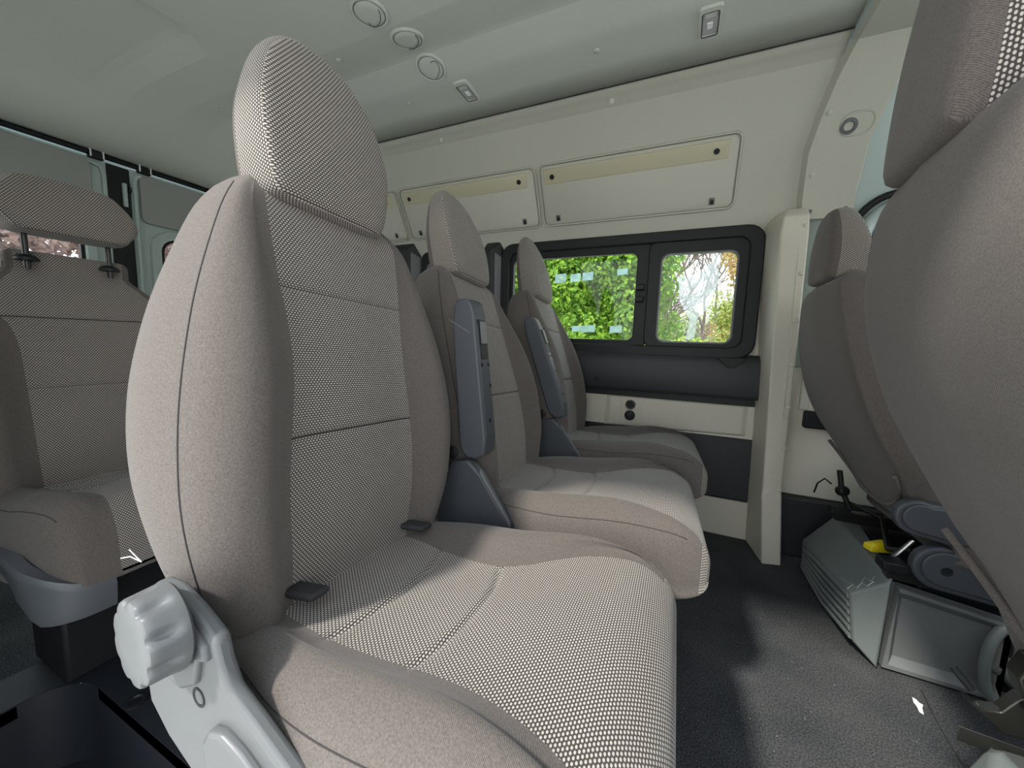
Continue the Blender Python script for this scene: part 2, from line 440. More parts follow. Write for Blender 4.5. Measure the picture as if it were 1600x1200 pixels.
def make_headrest(root, fb, zb=1.072, zt=1.362, wb=.116, wm=.131, wt=.072, xf0=-.058, xf1=-.100, xb0=-.152, xb1=-.142, yoff=.0, back_mat=None, style='shield'):
    # front outline (y,z), counter-clockwise, starting bottom centre
    H = zt-zb
    if style == 'shield':
        c = [(0, zb), (wb*.78, zb+.001), (wb*1.0, zb+.016), (wm*1.0, zb+H*.36), (wm*.95, zb+H*.58), (wm*.78, zb+H*.80), (wt*.80, zb+H*.955), (0, zt)]
        cnt = [8, 4, 7, 6, 7, 7, 7]
    else:
        c = [(0, zb), (wb*.80, zb+.002), (wb*1.0, zb+.022), (wm, zb+H*.30), (wm*.97, zb+H*.52), (wm*.80, zb+H*.78), (wt*.9, zb+H*.95), (0, zt)]
        cnt = [8, 4, 6, 6, 7, 7, 7]
    h = crom(c, cnt)
    out = h + [(-y, z) for y, z in h[-2:0:-1]]
    n = len(out); cz = zb+H*.45
    def depth(z, d):
        t = clamp((z-zb)/H)
        xf = lerp(xf0, xf1, t) - .012*t*t + .010*math.sin(PI*t); xb = lerp(xb0, xb1, t)
        return lerp(xb, xf, d)
    layers = []   # (scale, depth fraction, dome)
    for s in (.04, .25, .5, .72, .86): layers.append((s, 0., -.010*(1-s*s)))
    for s, d in ((.93, .02), (.965, .10), (.985, .22), (.995, .34), (1.0, .48), (.998, .62), (.99, .74), (.975, .85), (.955, .93), (.93, .985)): layers.append((s, d, 0))
    for s in (.86, .72, .5, .25, .04): layers.append((s, 1.0, .010*(1-(s/.93)**2)))
    rings = []
    for s, d, dm in layers:
        ring = []
        for y, z in out:
            yy = y*s; zz = cz+(z-cz)*s
            # widest layer keeps a pointed top: the gusset narrows upwards
            ring.append(fb((depth(zz, d)+dm, yy+yoff, zz)))
        rings.append(ring)
    nb = 7
    bm = {}
    objs = {}
    for key, name, mat in ((0, 'headrest', M['dots']), (1, 'headrest_back', M['twill'])):
        b = bmesh.new(); uvl = b.loops.layers.uv.new('UVMap'); vm = {}
        L = [0.]
        for j in range(1, n+1): L.append(L[-1]+math.dist(out[j % n], out[j-1]))
        for i in range(len(layers)-1):
            k = 1 if i < nb else 0
            if k != key: continue
            for j in range(n):
                ids = ((i, j), (i, j+1), (i+1, j+1), (i+1, j))
                vs = []
                for a, c_ in ids:
                    q = (a, c_ % n)
                    if q not in vm: vm[q] = b.verts.new(rings[a][c_ % n])
                    vs.append(vm[q])
                f = b.faces.new(vs)
                for l, (a, c_) in zip(f.loops, ids):
                    y, z = out[c_ % n]; s = layers[a][0]
                    if i >= 13: l[uvl].uv = (y*s, cz+(z-cz)*s)
                    else: l[uvl].uv = (L[c_], layers[a][1]*.10)
        if key == 1: b.faces.new([vm[0, j] for j in range(n)])
        else:
            f = b.faces.new([vm[len(layers)-1, j] for j in range(n-1, -1, -1)])
            for l, j in zip(f.loops, range(n-1, -1, -1)): l[uvl].uv = (out[j][0]*.04, cz+(out[j][1]-cz)*.04)
        bmesh.ops.recalc_face_normals(b, faces=b.faces)
        me = bpy.data.meshes.new(name); b.to_mesh(me); b.free()
        objs[key] = finish(name, me, mat if key == 0 or back_mat is None else back_mat, root if key == 0 else objs[0], 180)
    # front edge piping seam
    return objs[0], rings

CUSH = dict(
    w=[(-.12,.19),(-.05,.215),(.05,.238),(.15,.262),(.25,.268),(.35,.262),(.45,.250),(.53,.235)],
    un=[(-.12,.128),(.03,.142),(.12,.147),(.25,.140),(.33,.145),(.41,.162),(.47,.190),(.53,.215)],
    uf=[(-.12,.120),(.03,.125),(.12,.110),(.24,.108),(.30,.140),(.38,.200),(.45,.225),(.53,.220)],
    bh=[(-.12,.0),(.0,.008),(.10,.026),(.22,.034),(.34,.030),(.44,.016),(.53,.0)],
    zt=[(-.12,.462),(.0,.466),(.10,.466),(.20,.468),(.26,.474),(.34,.484),(.44,.486),(.53,.478)],
    zb=.335, xe=.530, r=.085, s1=.118, s2=.247, wrap=True, x0=-.10)
def make_cushion(root, Cc, fc, stitch_bm):
    cnt = [16, 6, 6, 5, 5, 5, 8]
    xe, r = Cc['xe'], Cc['r']
    xs = zlist(Cc['x0'], xe-r, (Cc['s1'], Cc['s2']), 40); fr = [1.]*len(xs)
    for k in range(1, 15):
        a = k/14*PI/2*.999; xs.append(xe-r+r*math.sin(a)); fr.append(max(.002, math.cos(a))**.55)
    rings = []; LY = []
    for x, f in zip(xs, fr):
        w, un, uf, bh, zt = (sinterp(Cc[k], x) for k in ('w', 'un', 'uf', 'bh', 'zt'))
        zb = Cc['zb']
        if x < 0: zb = zb + .03*smooth(0, -.1, x)
        zc = zb + (zt-zb)*Cc.get('zc', .42)
        zt = zc+(zt-zc)*f; zb = zc+(zb-zc)*f; bh *= f; w *= (.90+.10*f); T = zt-zb
        sides = []
        for u in (uf, un):
            if u is un: w = w*Cc.get('nearw', 1)
            u = min(u, w*.93)
            c = [(0, zt+.004*f), (u, zt+.004*bh/.03), (lerp(u, w, .45), zt+bh), (lerp(u, w, .86), zt+bh*.5-T*.05), (w, zt-T*.32), (w*.985, zb+T*.22), (w*.90, zb), (0, zb)]
            h = crom(c, cnt); hh = []
            for k, (y, z) in enumerate(h):
                g = 0
                if k <= cnt[0]:
                    for s in (Cc['s1'], Cc['s2']):
                        xx = x - .02*math.cos(PI/2*min(1, y/max(u, .01)))
                        g += .0055*math.exp(-((xx-s+.01)/.005)**2)*(1 if k < cnt[0] else .5)
                hh.append((y, z-g))
            sides.append(hh)
        ring = [(x, y, z) for y, z in sides[0]] + [(x, -y, z) for y, z in sides[1][-2:0:-1]]
        rings.append([fc(p) for p in ring]); LY.append([p[1] for p in ring])
    nj = len(rings[0]); ci = cnt[0]; nx = len(xs)
    def sel(i, j):
        if j < ci or j >= nj-ci: return 1
        if not Cc['wrap']:
            yy = (LY[i][j]+LY[i][(j+1) % nj])/2
            return 1 if i > nx-16 and -LY[i][nj-ci]*-1 < yy < LY[i][ci] else 0
        if xs[i] > xe-r*.55 and (j < ci+cnt[1]+3 or j >= nj-ci-cnt[1]-3) and i > nx-9: return 1
        return 1 if i > nx-8 else 0
    objs = loft_split(rings, sel, {0: ('cushion', M['twill'], None), 1: ('patterned_insert', M['dots'], 0)}, root, capends=(True, not Cc['wrap']))
    # front cap belongs to the insert: close it with a slightly domed patch
    o = objs[1]; bm = bmesh.new(); bm.from_mesh(o.data)
    uvl = bm.loops.layers.uv.verify()
    bd = [e for e in bm.edges if e.is_boundary]
    last = [Vector(p) for p in rings[-1]]
    vs = []
    for p in last:
        q = min((v for e in bd for v in e.verts), key=lambda v: (v.co-p).length_squared)
        if q not in vs: vs.append(q)
    if len(vs) > 3:
        f = bm.faces.new(vs); f.smooth = True
        for l in f.loops: l[uvl].uv = (l.vert.co.y, l.vert.co.z)
        bm.normal_update()
        if f.normal.x < 0: f.normal_flip()
    bm.to_mesh(o.data); bm.free()
    gi = sum(cnt[:3])+1
    for j in (gi, nj-gi):
        add_tube(stitch_bm, [rings[i][j] for i in range(6, nx-10)], .0010, 5)
    return objs[0], rings, xs

FBACK = dict(BACK); FBACK.update(
    xb=[(.40,.03),(.50,.005),(.56,-.028),(.62,-.060),(.68,-.092),(.75,-.126),(.82,-.152),(.88,-.170),(.95,-.184),(1.03,-.188),(1.07,-.180),(1.10,-.150)],
    xf=[(.40,.075),(.47,.065),(.56,.055),(.64,.040),(.72,.015),(.82,-.018),(.94,-.050),(1.02,-.070),(1.06,-.082),(1.10,-.115)])
DBACK = dict(FBACK, xb=[(.40,.01),(.50,-.030),(.56,-.062),(.62,-.096),(.68,-.124),(.75,-.148),(.82,-.165),(.88,-.176),(.95,-.184),(1.03,-.188),(1.07,-.180),(1.10,-.150)])
def make_seat(name, x, y, yaw, recl, label, roll=-3.2, posts=True, group=None, tags=True, base=True, bk=None, hd=None, dz=0, cx0=-.10, nearw=1.0):
    root = empty(name, (x, y, 0), yaw, label, 'seat', group)
    fb0, fc0 = seat_xf(math.radians(recl), math.radians(roll))
    fb = lambda p: fb0(p)+Vector((0, 0, dz)); fc = lambda p: fc0(p)+Vector((0, 0, dz))
    st = bmesh.new()
    cush, crings, xs = make_cushion(root, dict(CUSH, x0=cx0, nearw=nearw), fc, st)
    back, brings, zs = make_backrest(root, bk or BACK, fb, st)
    head, hr = make_headrest(root, fb, **(hd or {}))
    # the dark thread round the headrest front
    from_bm('stitching', st, M['thread'], root, 180)
    for s in (-.06, .06):
        tube('headrest_post', [fb((-.118, s, 1.06)), fb((-.115, s, 1.10))], .007, M['steel'], root)
        lathe('post_collar', fb((-.118, s, 1.098)), (0, 0, 1), [(.014, 0), (.014, .006), (.010, .009)], M['black'], root)
    if tags:
        for s in ((-.125, .125) if x < -.49 else ()):
            hull('anchor_tab', [fc((.005+a*.05, s+b*.016+a*.012, .487+c*.012)) for a in (0, 1) for b in (-1, 1) for c in (0, 1)], M['tag'], root, .005, 3)
    if base:
        bm = bmesh.new()
        for yy in (-.17, .17):
            add_box(bm, (-.10, yy-.02, .26), (.46, yy+.02, .335))
        add_box(bm, (-.06, -.2, .28), (-.02, .2, .32)); add_box(bm, (.38, -.2, .28), (.42, .2, .32))
        bevel_mod(from_bm('seat_frame', bm, M['blackm'], root), .004)
        for xx in (-.05, .36):
            for yy in (-.17, .17):
                box('leg', (xx, yy-.016, .0), (xx+.05, yy+.016, .265), M['blackm'], root, .004)
    return root, fb, fc

# ------------------------------------------------------------------ the five seats in view of the doorway
MID = 'three single seats in a row across the van'
A, fbA, fcA = make_seat('passenger_seat', -.500, .460, 0, 0.0,
    'nearest patterned van seat, sunlit down one side, with a round grey adjuster knob', group=MID, nearw=.955)
B, fbB, fcB = make_seat('passenger_seat', -.449, 1.020, math.radians(2.5), -8.8,
    'middle van seat of the row, with a raised wide grey armrest beside its backrest', group=MID)
C_, fbC, fcC = make_seat('passenger_seat', -.419, 1.587, math.radians(2.3), -7.8,
    'van seat of the row closest to the sliding window, slim raised armrest alongside', group=MID)
FR = 'two single front seats seen from behind'
DR, fbD, fcD = make_seat('front_seat', .600, 1.51, 0, -2.0, 'front seat on a ribbed plastic box beside the beige pillar, seen from behind', group=FR, tags=False, base=False, bk=DBACK, roll=-1, cx0=.07, hd=dict(zb=1.09, zt=1.315, wb=.098, wm=.112, xf0=-.09, xf1=-.125, xb0=-.195, xb1=-.180))
PS, fbP, fcP = make_seat('front_seat', .445, .62, math.radians(-5), 0, 'very close front seat whose plain brown back fills the side of view', group=FR, tags=False, base=False, bk=FBACK, roll=-1, dz=.035, cx0=.07, hd=dict(wb=.100, wm=.108, yoff=.020, xf0=-.08, xf1=-.125, xb0=-.200, xb1=-.188))
RS = None

# seat A: recliner bracket with knob, on its door side
def ax(p): # world -> seat A local
    return (p[0]+.5, p[1]-.46, p[2])
br = [(-.540,.572),(-.512,.592),(-.480,.594),(-.438,.578),(-.404,.561),(-.398,.537),(-.385,.513),(-.345,.492),(-.285,.460),(-.20,.425),(-.05,.385),(.0,.360),(.0,.325),(-.20,.325),(-.36,.335),(-.45,.372),(-.51,.400),(-.546,.430),(-.556,.50)]
bo = prism('recliner_bracket', [ax((x, .193, z)) for x, z in br], (0, .018, 0), M['greyl'], A, .006, 3, label='grey plastic side bracket')
raised = [(-.545,.560),(-.515,.588),(-.482,.588),(-.444,.572),(-.412,.556),(-.408,.540),(-.424,.535),(-.432,.505),(-.460,.488),(-.500,.492),(-.535,.515)]
prism('knob_mount', [ax((x, .187, z)) for x, z in raised], (0, .01, 0), M['greyl'], bo, .004, 3)
low = [(-.418,.452),(-.405,.470),(-.385,.476),(-.355,.468),(-.25,.415),(-.05,.335),(-.05,.300),(-.25,.305),(-.385,.385),(-.416,.425)]
prism('lower_cover', [ax((x, .183, z)) for x, z in low], (0, .013, 0), M['greyl'], bo, .005, 3)
lathe('screw', ax((-.437, .1935, .485)), (0, -1, 0), [(.011, 0), (.011, .0012), (.008, .0012), (.007, -.001)], M['black'], bo, 20)
lathe('screw', ax((-.318, .184, .412)), (0, -1, 0), [(.010, 0), (.010, .0012), (.007, .0012), (.006, -.001)], M['black'], bo, 20)
def scal(a, h):
    g = (.5+.5*math.cos(a*9))**3
    dep = .115*smooth(.008, .022, h)*(1 if h < .035 else .75)
    return 1-(dep if h < .0362 else 0)*g
kp = [(.040, 0), (.046, .002), (.049, .006), (.049, .010), (.0485, .016), (.048, .022), (.0475, .030), (.047, .038), (.0465, .045), (.0452, .0485), (.043, .050), (.034, .0506), (.033, .0508), (.02, .0512), (.004, .0513)]
lathe('adjuster_knob', ax((-.460, .189, .566)), (-.06, -1, .03), [(r*.93, h*.72) for r, h in kp], M['greyl'], bo, 144, scal, 35, label='round scalloped grey knob')
# loose white threads where the cover ends
bm = bmesh.new()
add_tube(bm, [ax((-.556, .20, .60)), ax((-.568, .195, .606)), ax((-.577, .19, .604))], .0006, 5)
add_tube(bm, [ax((-.556, .20, .60)), ax((-.572, .196, .613))], .0005, 5)
from_bm('loose_thread', bm, M['white'], A, 60)

# armrests and recliner covers of seats B and C
def armrest(root, wx, wy, wyaw, pts, wid, face_w, label=None):
    # side outline (x,z) in local seat coordinates, y from y0 to y0+wid
    y0 = pts['y0']; P_ = pts['poly']
    o = prism('armrest', [(x, y0, z) for x, z in P_], (0, wid, 0), M['grey'], root, .010, 4, label=label)
    return o
def loc(root, p):
    return root.matrix_basis.inverted() @ Vector(p)
for root, y0, wid, off, scale_z in ((B, -.270, .062, 0.018, 1.0), (C_, -.252, .056, .012, .98)):
    X0 = -.012+off
    tp = [(X0+.012, .590), (X0+.030, .600), (X0+.034, .640), (X0+.004, .93), (X0-.005, .958), (X0-.018, .966), (X0-.040, .964), (X0-.050, .948), (X0-.054, .90), (X0-.036, .62), (X0-.028, .598), (X0-.012, .588)]
    if root is C_: tp = [(x - (z-.62)*.28, z) for x, z in tp]
    else: tp = [(x - (z-.62)*.02, z) for x, z in tp]
    ar = prism('armrest', [(x, y0, z) for x, z in tp], (0, wid, 0), M['grey'], root, .006, 3)
    ft, fbm = Vector((tp[3][0], 0, tp[3][1])), Vector((tp[2][0], 0, tp[2][1]))
    dr = (ft-fbm).normalized(); nr = Vector((dr.z, 0, -dr.x))
    def fp(t, yy, d): 
        q = fbm + dr*t + nr*d; return (q.x, y0+yy, q.z)
    Lz = (ft-fbm).length
    # light rim strip, latch slot and screw holes on the narrow face
    hull('rim_strip', [fp(t, yy, d) for t in (.005, Lz-.02) for yy in (.007, wid-.007) for d in (-.002, .0015)], M['greyl'] if root is C_ else M['grey'], ar, .001)
    hull('latch_recess', [fp(t, yy, d) for t in (Lz-.105, Lz-.012) for yy in (.012, wid-.012) for d in (.000, .0025)], M['black'], ar, .002)
    hull('latch', [fp(t, yy, d) for t in (Lz-.070, Lz-.016) for yy in (.016, wid-.016) for d in (.002, .007)], M['greyl'], ar, .003)
    for t, yy in ((Lz-.118, .014), (Lz-.118, wid-.014), (Lz*.42, wid-.013), (.04, wid*.5)):
        lathe('screw_hole', fp(t, yy, .001), nr, [(.005, 0), (.005, .0015), (.003, .0015), (.002, .0005)], M['black'], ar, 14)
    if root is B:
        hull('side_ridge', [(tp[3][0]-.066+a*.055, y0-.0015*b, .915-a*.03+c*.004) for a in (0, 1) for b in (0, 1) for c in (0, 1)], M['greyl'], ar, .001)
    # pivot and lower recliner cover
    cv = [(X0-.055, .575), (X0-.01, .585), (X0+.025, .555), (X0+.105, .44), (X0+.12, .40), (X0+.02, .36), (X0-.09, .38), (X0-.10, .47)]
    co = prism('recliner_cover', [(x, y0-.004, z) for x, z in cv], (0, .030, 0), M['grey'], root, .006, 3)
    hull('cover_edge', [(X0+.022+a*.082, y0-.006+b*.012, .556-a*.116+c*.012) for a in (0, 1) for b in (0, 1) for c in (0, 1)], M['greyl'], co, .002)
    lathe('pivot_bolt', (X0-.052, y0-.004, .60), (0, -1, 0), [(.016, 0), (.016, .004), (.012, .006)], M['black'], ar, 18)

# front seats: hem piping, hinge covers, box bases
def hem(root, fb, ox=0):
    pts = []
    for k in range(15):
        y = lerp(-.235, .235, k/14); pts.append(fb((ox+.045-.020*math.cos(y/.235*PI/2)-.075*(abs(y)/.235)**3, y, .415+.13*(abs(y)/.235)**2.4)))
    tube('hem_piping', pts, .006, M['twill'], root, 8)
for root, fb, ox in ((DR, fbD, -.04), (PS, fbP, -.02)):
    fl = [fb((ox+.035+.012*a+(.0 if c else .05), lerp(-.17, .17, b), .45 if c else .375)) for a in (0, 1) for b in (0, 1) for c in (0, 1)]
    hull('back_flap', fl, M['dots'], root, .004)
    hem(root, fb, -.028 if root is DR else 0)
# driver's box base (world -> local of DR is a pure shift)
def dl(p): return (p[0]-.600, p[1]-1.51, p[2])
y1 = 1.275
rc = [(.505,1.300,.185),(.515,1.74,.12),(.530,1.275,.235),(.560,1.275,.010),(.520,1.31,.010),(.500,1.76,.030),(.575,1.76,.235),(.575,1.275,.268),(.560,1.28,.262),(.568,1.74,.238),(.600,1.285,.300),(.66,1.73,.245),(.57,1.76,.01)]
rcv = bmesh.new()
vs = [rcv.verts.new(dl(p)) for p in ((.560,1.272,.008),(.560,1.272,.262),(.492,1.300,.190),(.512,1.300,.050),
                                       (.530,1.760,.008),(.590,1.760,.245),(.500,1.760,.125),(.505,1.760,.030),
                                       (.572,1.290,.272),(.655,1.740,.250),(.576,1.312,.008),(.66,1.74,.008))]
for f in ((0,3,2,1),(3,7,6,2),(2,6,5,1),(0,4,7,3),(4,11,9,5),(4,5,6,7),(1,5,9,8),(0,1,8,10),(8,9,11,10)):
    try: rcv.faces.new([vs[i] for i in f])
    except ValueError: pass
rco = from_bm('box_end_cover', rcv, M['green'], DR, 20, label='grey-green ribbed end cover with scratches')
bevel_mod(rco, .006, 3, 15)
for k in range(6):
    z = .165-k*.024
    tube('vent_rib', [dl((.497+k*.003, 1.31, z+.012)), dl((.494+k*.002, 1.50, z-.016)), dl((.503, 1.73, z*.62))], .008, M['green'], rco, 8)
bm = bmesh.new()
pa, pb, pcn = Vector((.492,1.300,.190)), Vector((.560,1.272,.262)), Vector((.500,1.760,.125))
pn = (pb-pa).cross(pcn-pa).normalized(); pn = pn if pn.x < 0 else -pn
def sp_(q, t): return dl(tuple(pa+(pb-pa)*q+(pcn-pa)*t+pn*.0016))
add_tube(bm, [sp_(*p) for p in ((.03,.05),(.22,.08),(.25,.03),(.45,.07),(.50,.02),(.72,.05))], .0011, 5)
add_tube(bm, [sp_(*p) for p in ((.45,.07),(.62,.12),(.66,.06),(.85,.10))], .0009, 5)
add_tube(bm, [sp_(*p) for p in ((.10,.20),(.25,.08))], .0006, 5)
from_bm('scratch_mark', bm, M['metal'], rco, 60)
# side panel with a recessed field
px0, px1 = .571, .80
sp = prism('box_side_panel', [dl(p) for p in ((px0,1.308,.008),(px1,1.308,.004),(px1,1.308,.215),(px0+.012,1.308,.248),(px0,1.308,.250))], (0, .012, 0), M['grey2'], DR, .005, 3)
inner = [(.600,.040),(.80,.034),(.80,.185),(.600,.212)]
fr_ = [(.585,.022),(.80,.016),(.80,.205),(.585,.236)]
bm = bmesh.new()
o_ = [bm.verts.new(dl((x, 1.281, z))) for x, z in fr_]; i_ = [bm.verts.new(dl((x, 1.302, z))) for x, z in inner]
q_ = [bm.verts.new(dl((x, 1.281, z))) for x, z in ((px0+.002,.010),(px1,.006),(px1,.213),(px0+.014,.246))]
for k in range(4):
    bm.faces.new((o_[k], o_[(k+1) % 4], i_[(k+1) % 4], i_[k])); bm.faces.new((q_[k], q_[(k+1) % 4], o_[(k+1) % 4], o_[k]))
bm.faces.new(i_)
e_ = [bm.verts.new(v.co+Vector((0, .03, 0))) for v in q_]
for k in range(4): bm.faces.new((e_[k], e_[(k+1) % 4], q_[(k+1) % 4], q_[k]))
bevel_mod(from_bm('recessed_field', bm, M['grey2'], sp, 25), .004, 2, 20)
bm = bmesh.new()
add_tube(bm, [dl((.80+.035*math.cos(a), 1.286, .105+.105*math.sin(a))) for a in [math.radians(90+k*15) for k in range(13)]], .012, 8)
from_bm('hand_hole_lip', bm, M['green'], sp, 60)
tube('floor_lever', [dl((.80, 1.32, .09)), dl((.86, 1.32, .05)), dl((.90, 1.34, .04))], .03, M['greyl'], DR, 14)
# slide rails and frame
for yy in (1.305, 1.68):
    box('slide_rail', dl((.56, yy-.018, .262)), dl((1.00, yy+.018, .300)), M['blackm'], DR, .004)
    box('rail_cap', dl((.545, yy-.024, .285)), dl((.60, yy+.024, .312)), M['black'], DR, .004)
box('box_body', dl((.64, 1.33, .005)), dl((1.02, 1.72, .25)), M['black'], DR, .01)
tube('lift_bar', [dl((.62, 1.33, .335)), dl((.60, 1.40, .30)), dl((.66, 1.60, .32)), dl((.60, 1.68, .33))], .007, M['blackm'], DR, 8)
tube('tilt_rod', [dl((.585, 1.345, .29)), dl((.62, 1.335, .36)), dl((.60, 1.37, .30)), dl((.65, 1.36, .27))], .006, M['steel'], DR, 8)
for cx, cz, rr in ((.655, .325, .058), (.590, .452, .046)):
    pl = []
    for k in range(13):
        a = math.radians(60+k*17); pl.append((cx+rr*math.cos(a), 1.272 if cx > .6 else 1.262, cz+rr*math.sin(a)))
    pl += [(cx+.17, pl[0][1], cz-.075), (cx+.19, pl[0][1], cz-.03), (cx+.09, pl[0][1], cz+rr*.95)]
    hc = prism('hinge_cover', [dl(p) for p in pl], (0, .028, 0), M['grey'], DR, .006, 3)
    ins = [((x-cx)*.80+cx+.004, pl[0][1]-.006, (z-cz)*.80+cz+.002) for x, _, z in pl]
    prism('cover_boss', [dl(p) for p in ins], (0, .008, 0), M['grey'], hc, .004, 3)
    if cx > .6: lathe('screw_hole', dl((cx+.005, 1.2655, cz)), (0, -1, 0), [(.011, 0), (.011, .001), (.008, .001), (.006, -.001)], M['black'], hc, 18)
# underside lever and hanging wire beside the driver's seat
tube('hanging_wire', [dl((.565, 1.75, .37)), dl((.545, 1.76, .385)), dl((.528, 1.77, .36)), dl((.522, 1.775, .32))], .003, M['black'], DR, 6)
lathe('lever_knob', dl((.585, 1.74, .35)), (.2, -.6, .3), [(.012, 0), (.018, .006), (.018, .03), (.012, .036)], M['black'], DR, 16)
tube('lever_arm', [dl((.580, 1.74, .43)), dl((.590, 1.73, .36)), dl((.62, 1.70, .28))], .009, M['black'], DR, 8)
# yellow connector lying in the box
yc = empty('wiring_connector', (.605, 1.47, .262), math.radians(20), 'bright yellow wiring connector under the front seat, on top of its box', 'connector')
hull('connector_body', [(x, y, z) for x, y, z in ((-.03,-.018,0),(.034,-.018,0),(.034,.016,0),(-.03,.016,0),(-.03,-.014,.018),(-.016,-.016,.030),(.02,-.016,.030),(.036,-.014,.014),(-.03,.014,.018),(.02,.014,.030),(.036,.014,.014))], M['yellow'], yc, .003)
hull('plug_end', [(.030+a*.012, -.012+b*.024, .003+c*.012) for a in (0, 1) for b in (0, 1) for c in (0, 1)], M['purple'], yc, .002)
# passenger base: black steel bracket and the grey cover beneath
def pl_(p): return tuple(PS.matrix_basis.inverted() @ Vector(p))
def pb_(p): return pl_((p[0]-.028, p[1]+.024, p[2]))
bpy.context.view_layer.update()
pc = hull('box_end_cover', [pb_((p[0]+.012, p[1]-.018, p[2]+.010)) for p in ((.40,.60,.30),(.40,.24,.30),(.46,.705,.318),(.52,.24,.335),(.52,.71,.30),(.42,.70,.0),(.42,.24,.0),(.80,.71,.0),(.80,.24,.0),(.80,.70,.29),(.80,.24,.30),(.36,.64,.20),(.36,.26,.20))], M['green'], PS, .01, 3)
bm = bmesh.new()
add_prism(bm, [pb_(p) for p in ((.455,.735,.365),(.475,.735,.352),(.495,.735,.357),(.51,.735,.385),(.53,.735,.402),(.60,.735,.40),(.62,.735,.33),(.50,.735,.325))], (0, -.02, 0))
bevel_mod(from_bm('steel_bracket', bm, M['blackm'], PS, 30), .003)
bm = bmesh.new()
add_prism(bm, [pb_(p) for p in ((.49,.72,.43),(.50,.72,.46),(.56,.72,.455),(.60,.72,.47),(.60,.72,.40),(.50,.72,.40))], (0, -.03, 0))
bevel_mod(from_bm('steel_bracket', bm, M['blackm'], PS, 30), .003)
lathe('bracket_bolt', pb_((.555, .735, .372)), (-.2, 1, .1), [(.016, -.06), (.016, .004), (.010, .006)], M['steel'], PS, 20)
tube('release_lever', [pb_((.452, .745, .39)), pb_((.475, .742, .362))], .005, M['black'], PS, 8)
box('slide_rail', pb_((.44, .69, .312)), pb_((.80, .66, .335)), M['blackm'], PS, .003)

# ------------------------------------------------------------------ rear bench seat (behind the first row)
RX, RY = -1.50, .455
R = empty('rear_seat', (RX, RY, 0), 0, 'shaded patterned seat of the rear row behind the nearest seat, headrest raised on two posts', 'seat')
fbR, fcR = seat_xf(math.radians(-2), 0)
st = bmesh.new()
B2 = dict(BACK); B2.update(
    w=[(.40,.205),(.45,.220),(.50,.228),(.60,.235),(.75,.236),(.88,.228),(.97,.212),(1.02,.190),(1.05,.165),(1.10,.12)],
    ui=[(.40,.105),(.47,.108),(.60,.114),(.75,.118),(.88,.122),(.94,.132),(.99,.155),(1.03,.16),(1.06,.15),(1.10,.12)],
    bh=[(.40,.02),(.50,.030),(.65,.036),(.80,.026),(.92,.012),(1.0,.004),(1.06,0),(1.10,0)],
    xf=[(.40,.06),(.47,.05),(.60,.045),(.80,.025),(.94,.005),(1.02,-.012),(1.06,-.03),(1.10,-.06)],
    xb=[(.40,-.05),(.60,-.08),(.85,-.10),(1.0,-.11),(1.06,-.11),(1.10,-.09)], s1=.928, s2=.735)
_zs = zlist
make_backrest(R, {k: ([(a-.048*(a-.4)/.7, b_) for a, b_ in v] if isinstance(v, list) else v) for k, v in B2.items()}, lambda p: fbR((p[0], p[1], p[2]-.046*(p[2]-.4)/.7)), st)
C2 = dict(CUSH); C2.update(wrap=False, zc=.10, xe=.315, s1=.075, s2=.135, zb=.272, r=.055,
    w=[(-.12,.205),(.0,.205),(.15,.194),(.25,.172),(.29,.155),(.315,.135)],
    un=[(-.12,.10),(.03,.11),(.10,.10),(.18,.085),(.26,.07),(.315,.065)], uf=[(-.12,.12),(.1,.13),(.2,.12),(.315,.11)],
    bh=[(-.12,.0),(.0,.012),(.12,.022),(.25,.018),(.315,.0)],
    zt=[(-.12,.462),(.05,.462),(.15,.462),(.20,.470),(.27,.470),(.315,.455)])
make_cushion(R, C2, fcR, st)
from_bm('stitching', st, M['thread'], R, 180)
make_headrest(R, lambda p: fbR((p[0], p[1]+.012, p[2])), zb=1.108, zt=1.262, wb=.120, wm=.137, wt=.090, xf0=.020, xf1=-.004, xb0=-.075, xb1=-.062, style='wide')
for s in (-.065, .09):
    tube('headrest_post', [fbR((-.035, s, 1.02)), fbR((-.035, s, 1.12))], .0065, M['blackm'], R)
    lathe('post_collar', fbR((-.035, s, 1.040)), (0, 0, 1), [(.022, 0), (.022, .006), (.014, .014)], M['black'], R)
# grey base trim wrapping the front corner
bm = bmesh.new()
path = []
for k in range(9):
    a = math.radians(90*k/8)
    path.append((.312-.10+.10*math.sin(a), -.205+.10-.10*math.cos(a)))
path = [(-.10, -.205), (.0, -.205), (.12, -.205)] + path + [(.312, -.095), (.312, -.075)]
prev = None
rows = []
for k, (x, y) in enumerate(path):
    t = k/(len(path)-1)
    zt_ = lerp(.380, .282, smooth(0.0, 1.0, t)); zb_ = lerp(.345, .210, smooth(0., .5, t))
    nx, ny = (0, -1) if k < 3 else ((1, 0) if k > 11 else (math.sin(math.radians(90*(k-3)/8)), -math.cos(math.radians(90*(k-3)/8))))
    rows.append([bm.verts.new((x+nx*d, y+ny*d, z)) for d, z in ((-.02, zt_), (.002, zt_), (.006, zt_-.012), (.004, zt_-.02), (.0, zb_+.02), (-.006, zb_), (-.02, zb_))])
for r0, r1 in zip(rows, rows[1:]):
    for k in range(6): bm.faces.new((r0[k], r0[k+1], r1[k+1], r1[k]))
bm.faces.new(rows[0]); bm.faces.new(rows[-1][::-1])
ct = from_bm('corner_trim', bm, M['greym'], R, 50)
lathe('screw', (.09, -.207, .330), (0, -1, 0), [(.008, 0), (.008, .003), (.005, .004)], M['steel'], ct, 14)
box('base_pedestal', (.0, -.14, .0), (.20, .19, .295), M['black'], R, .01)

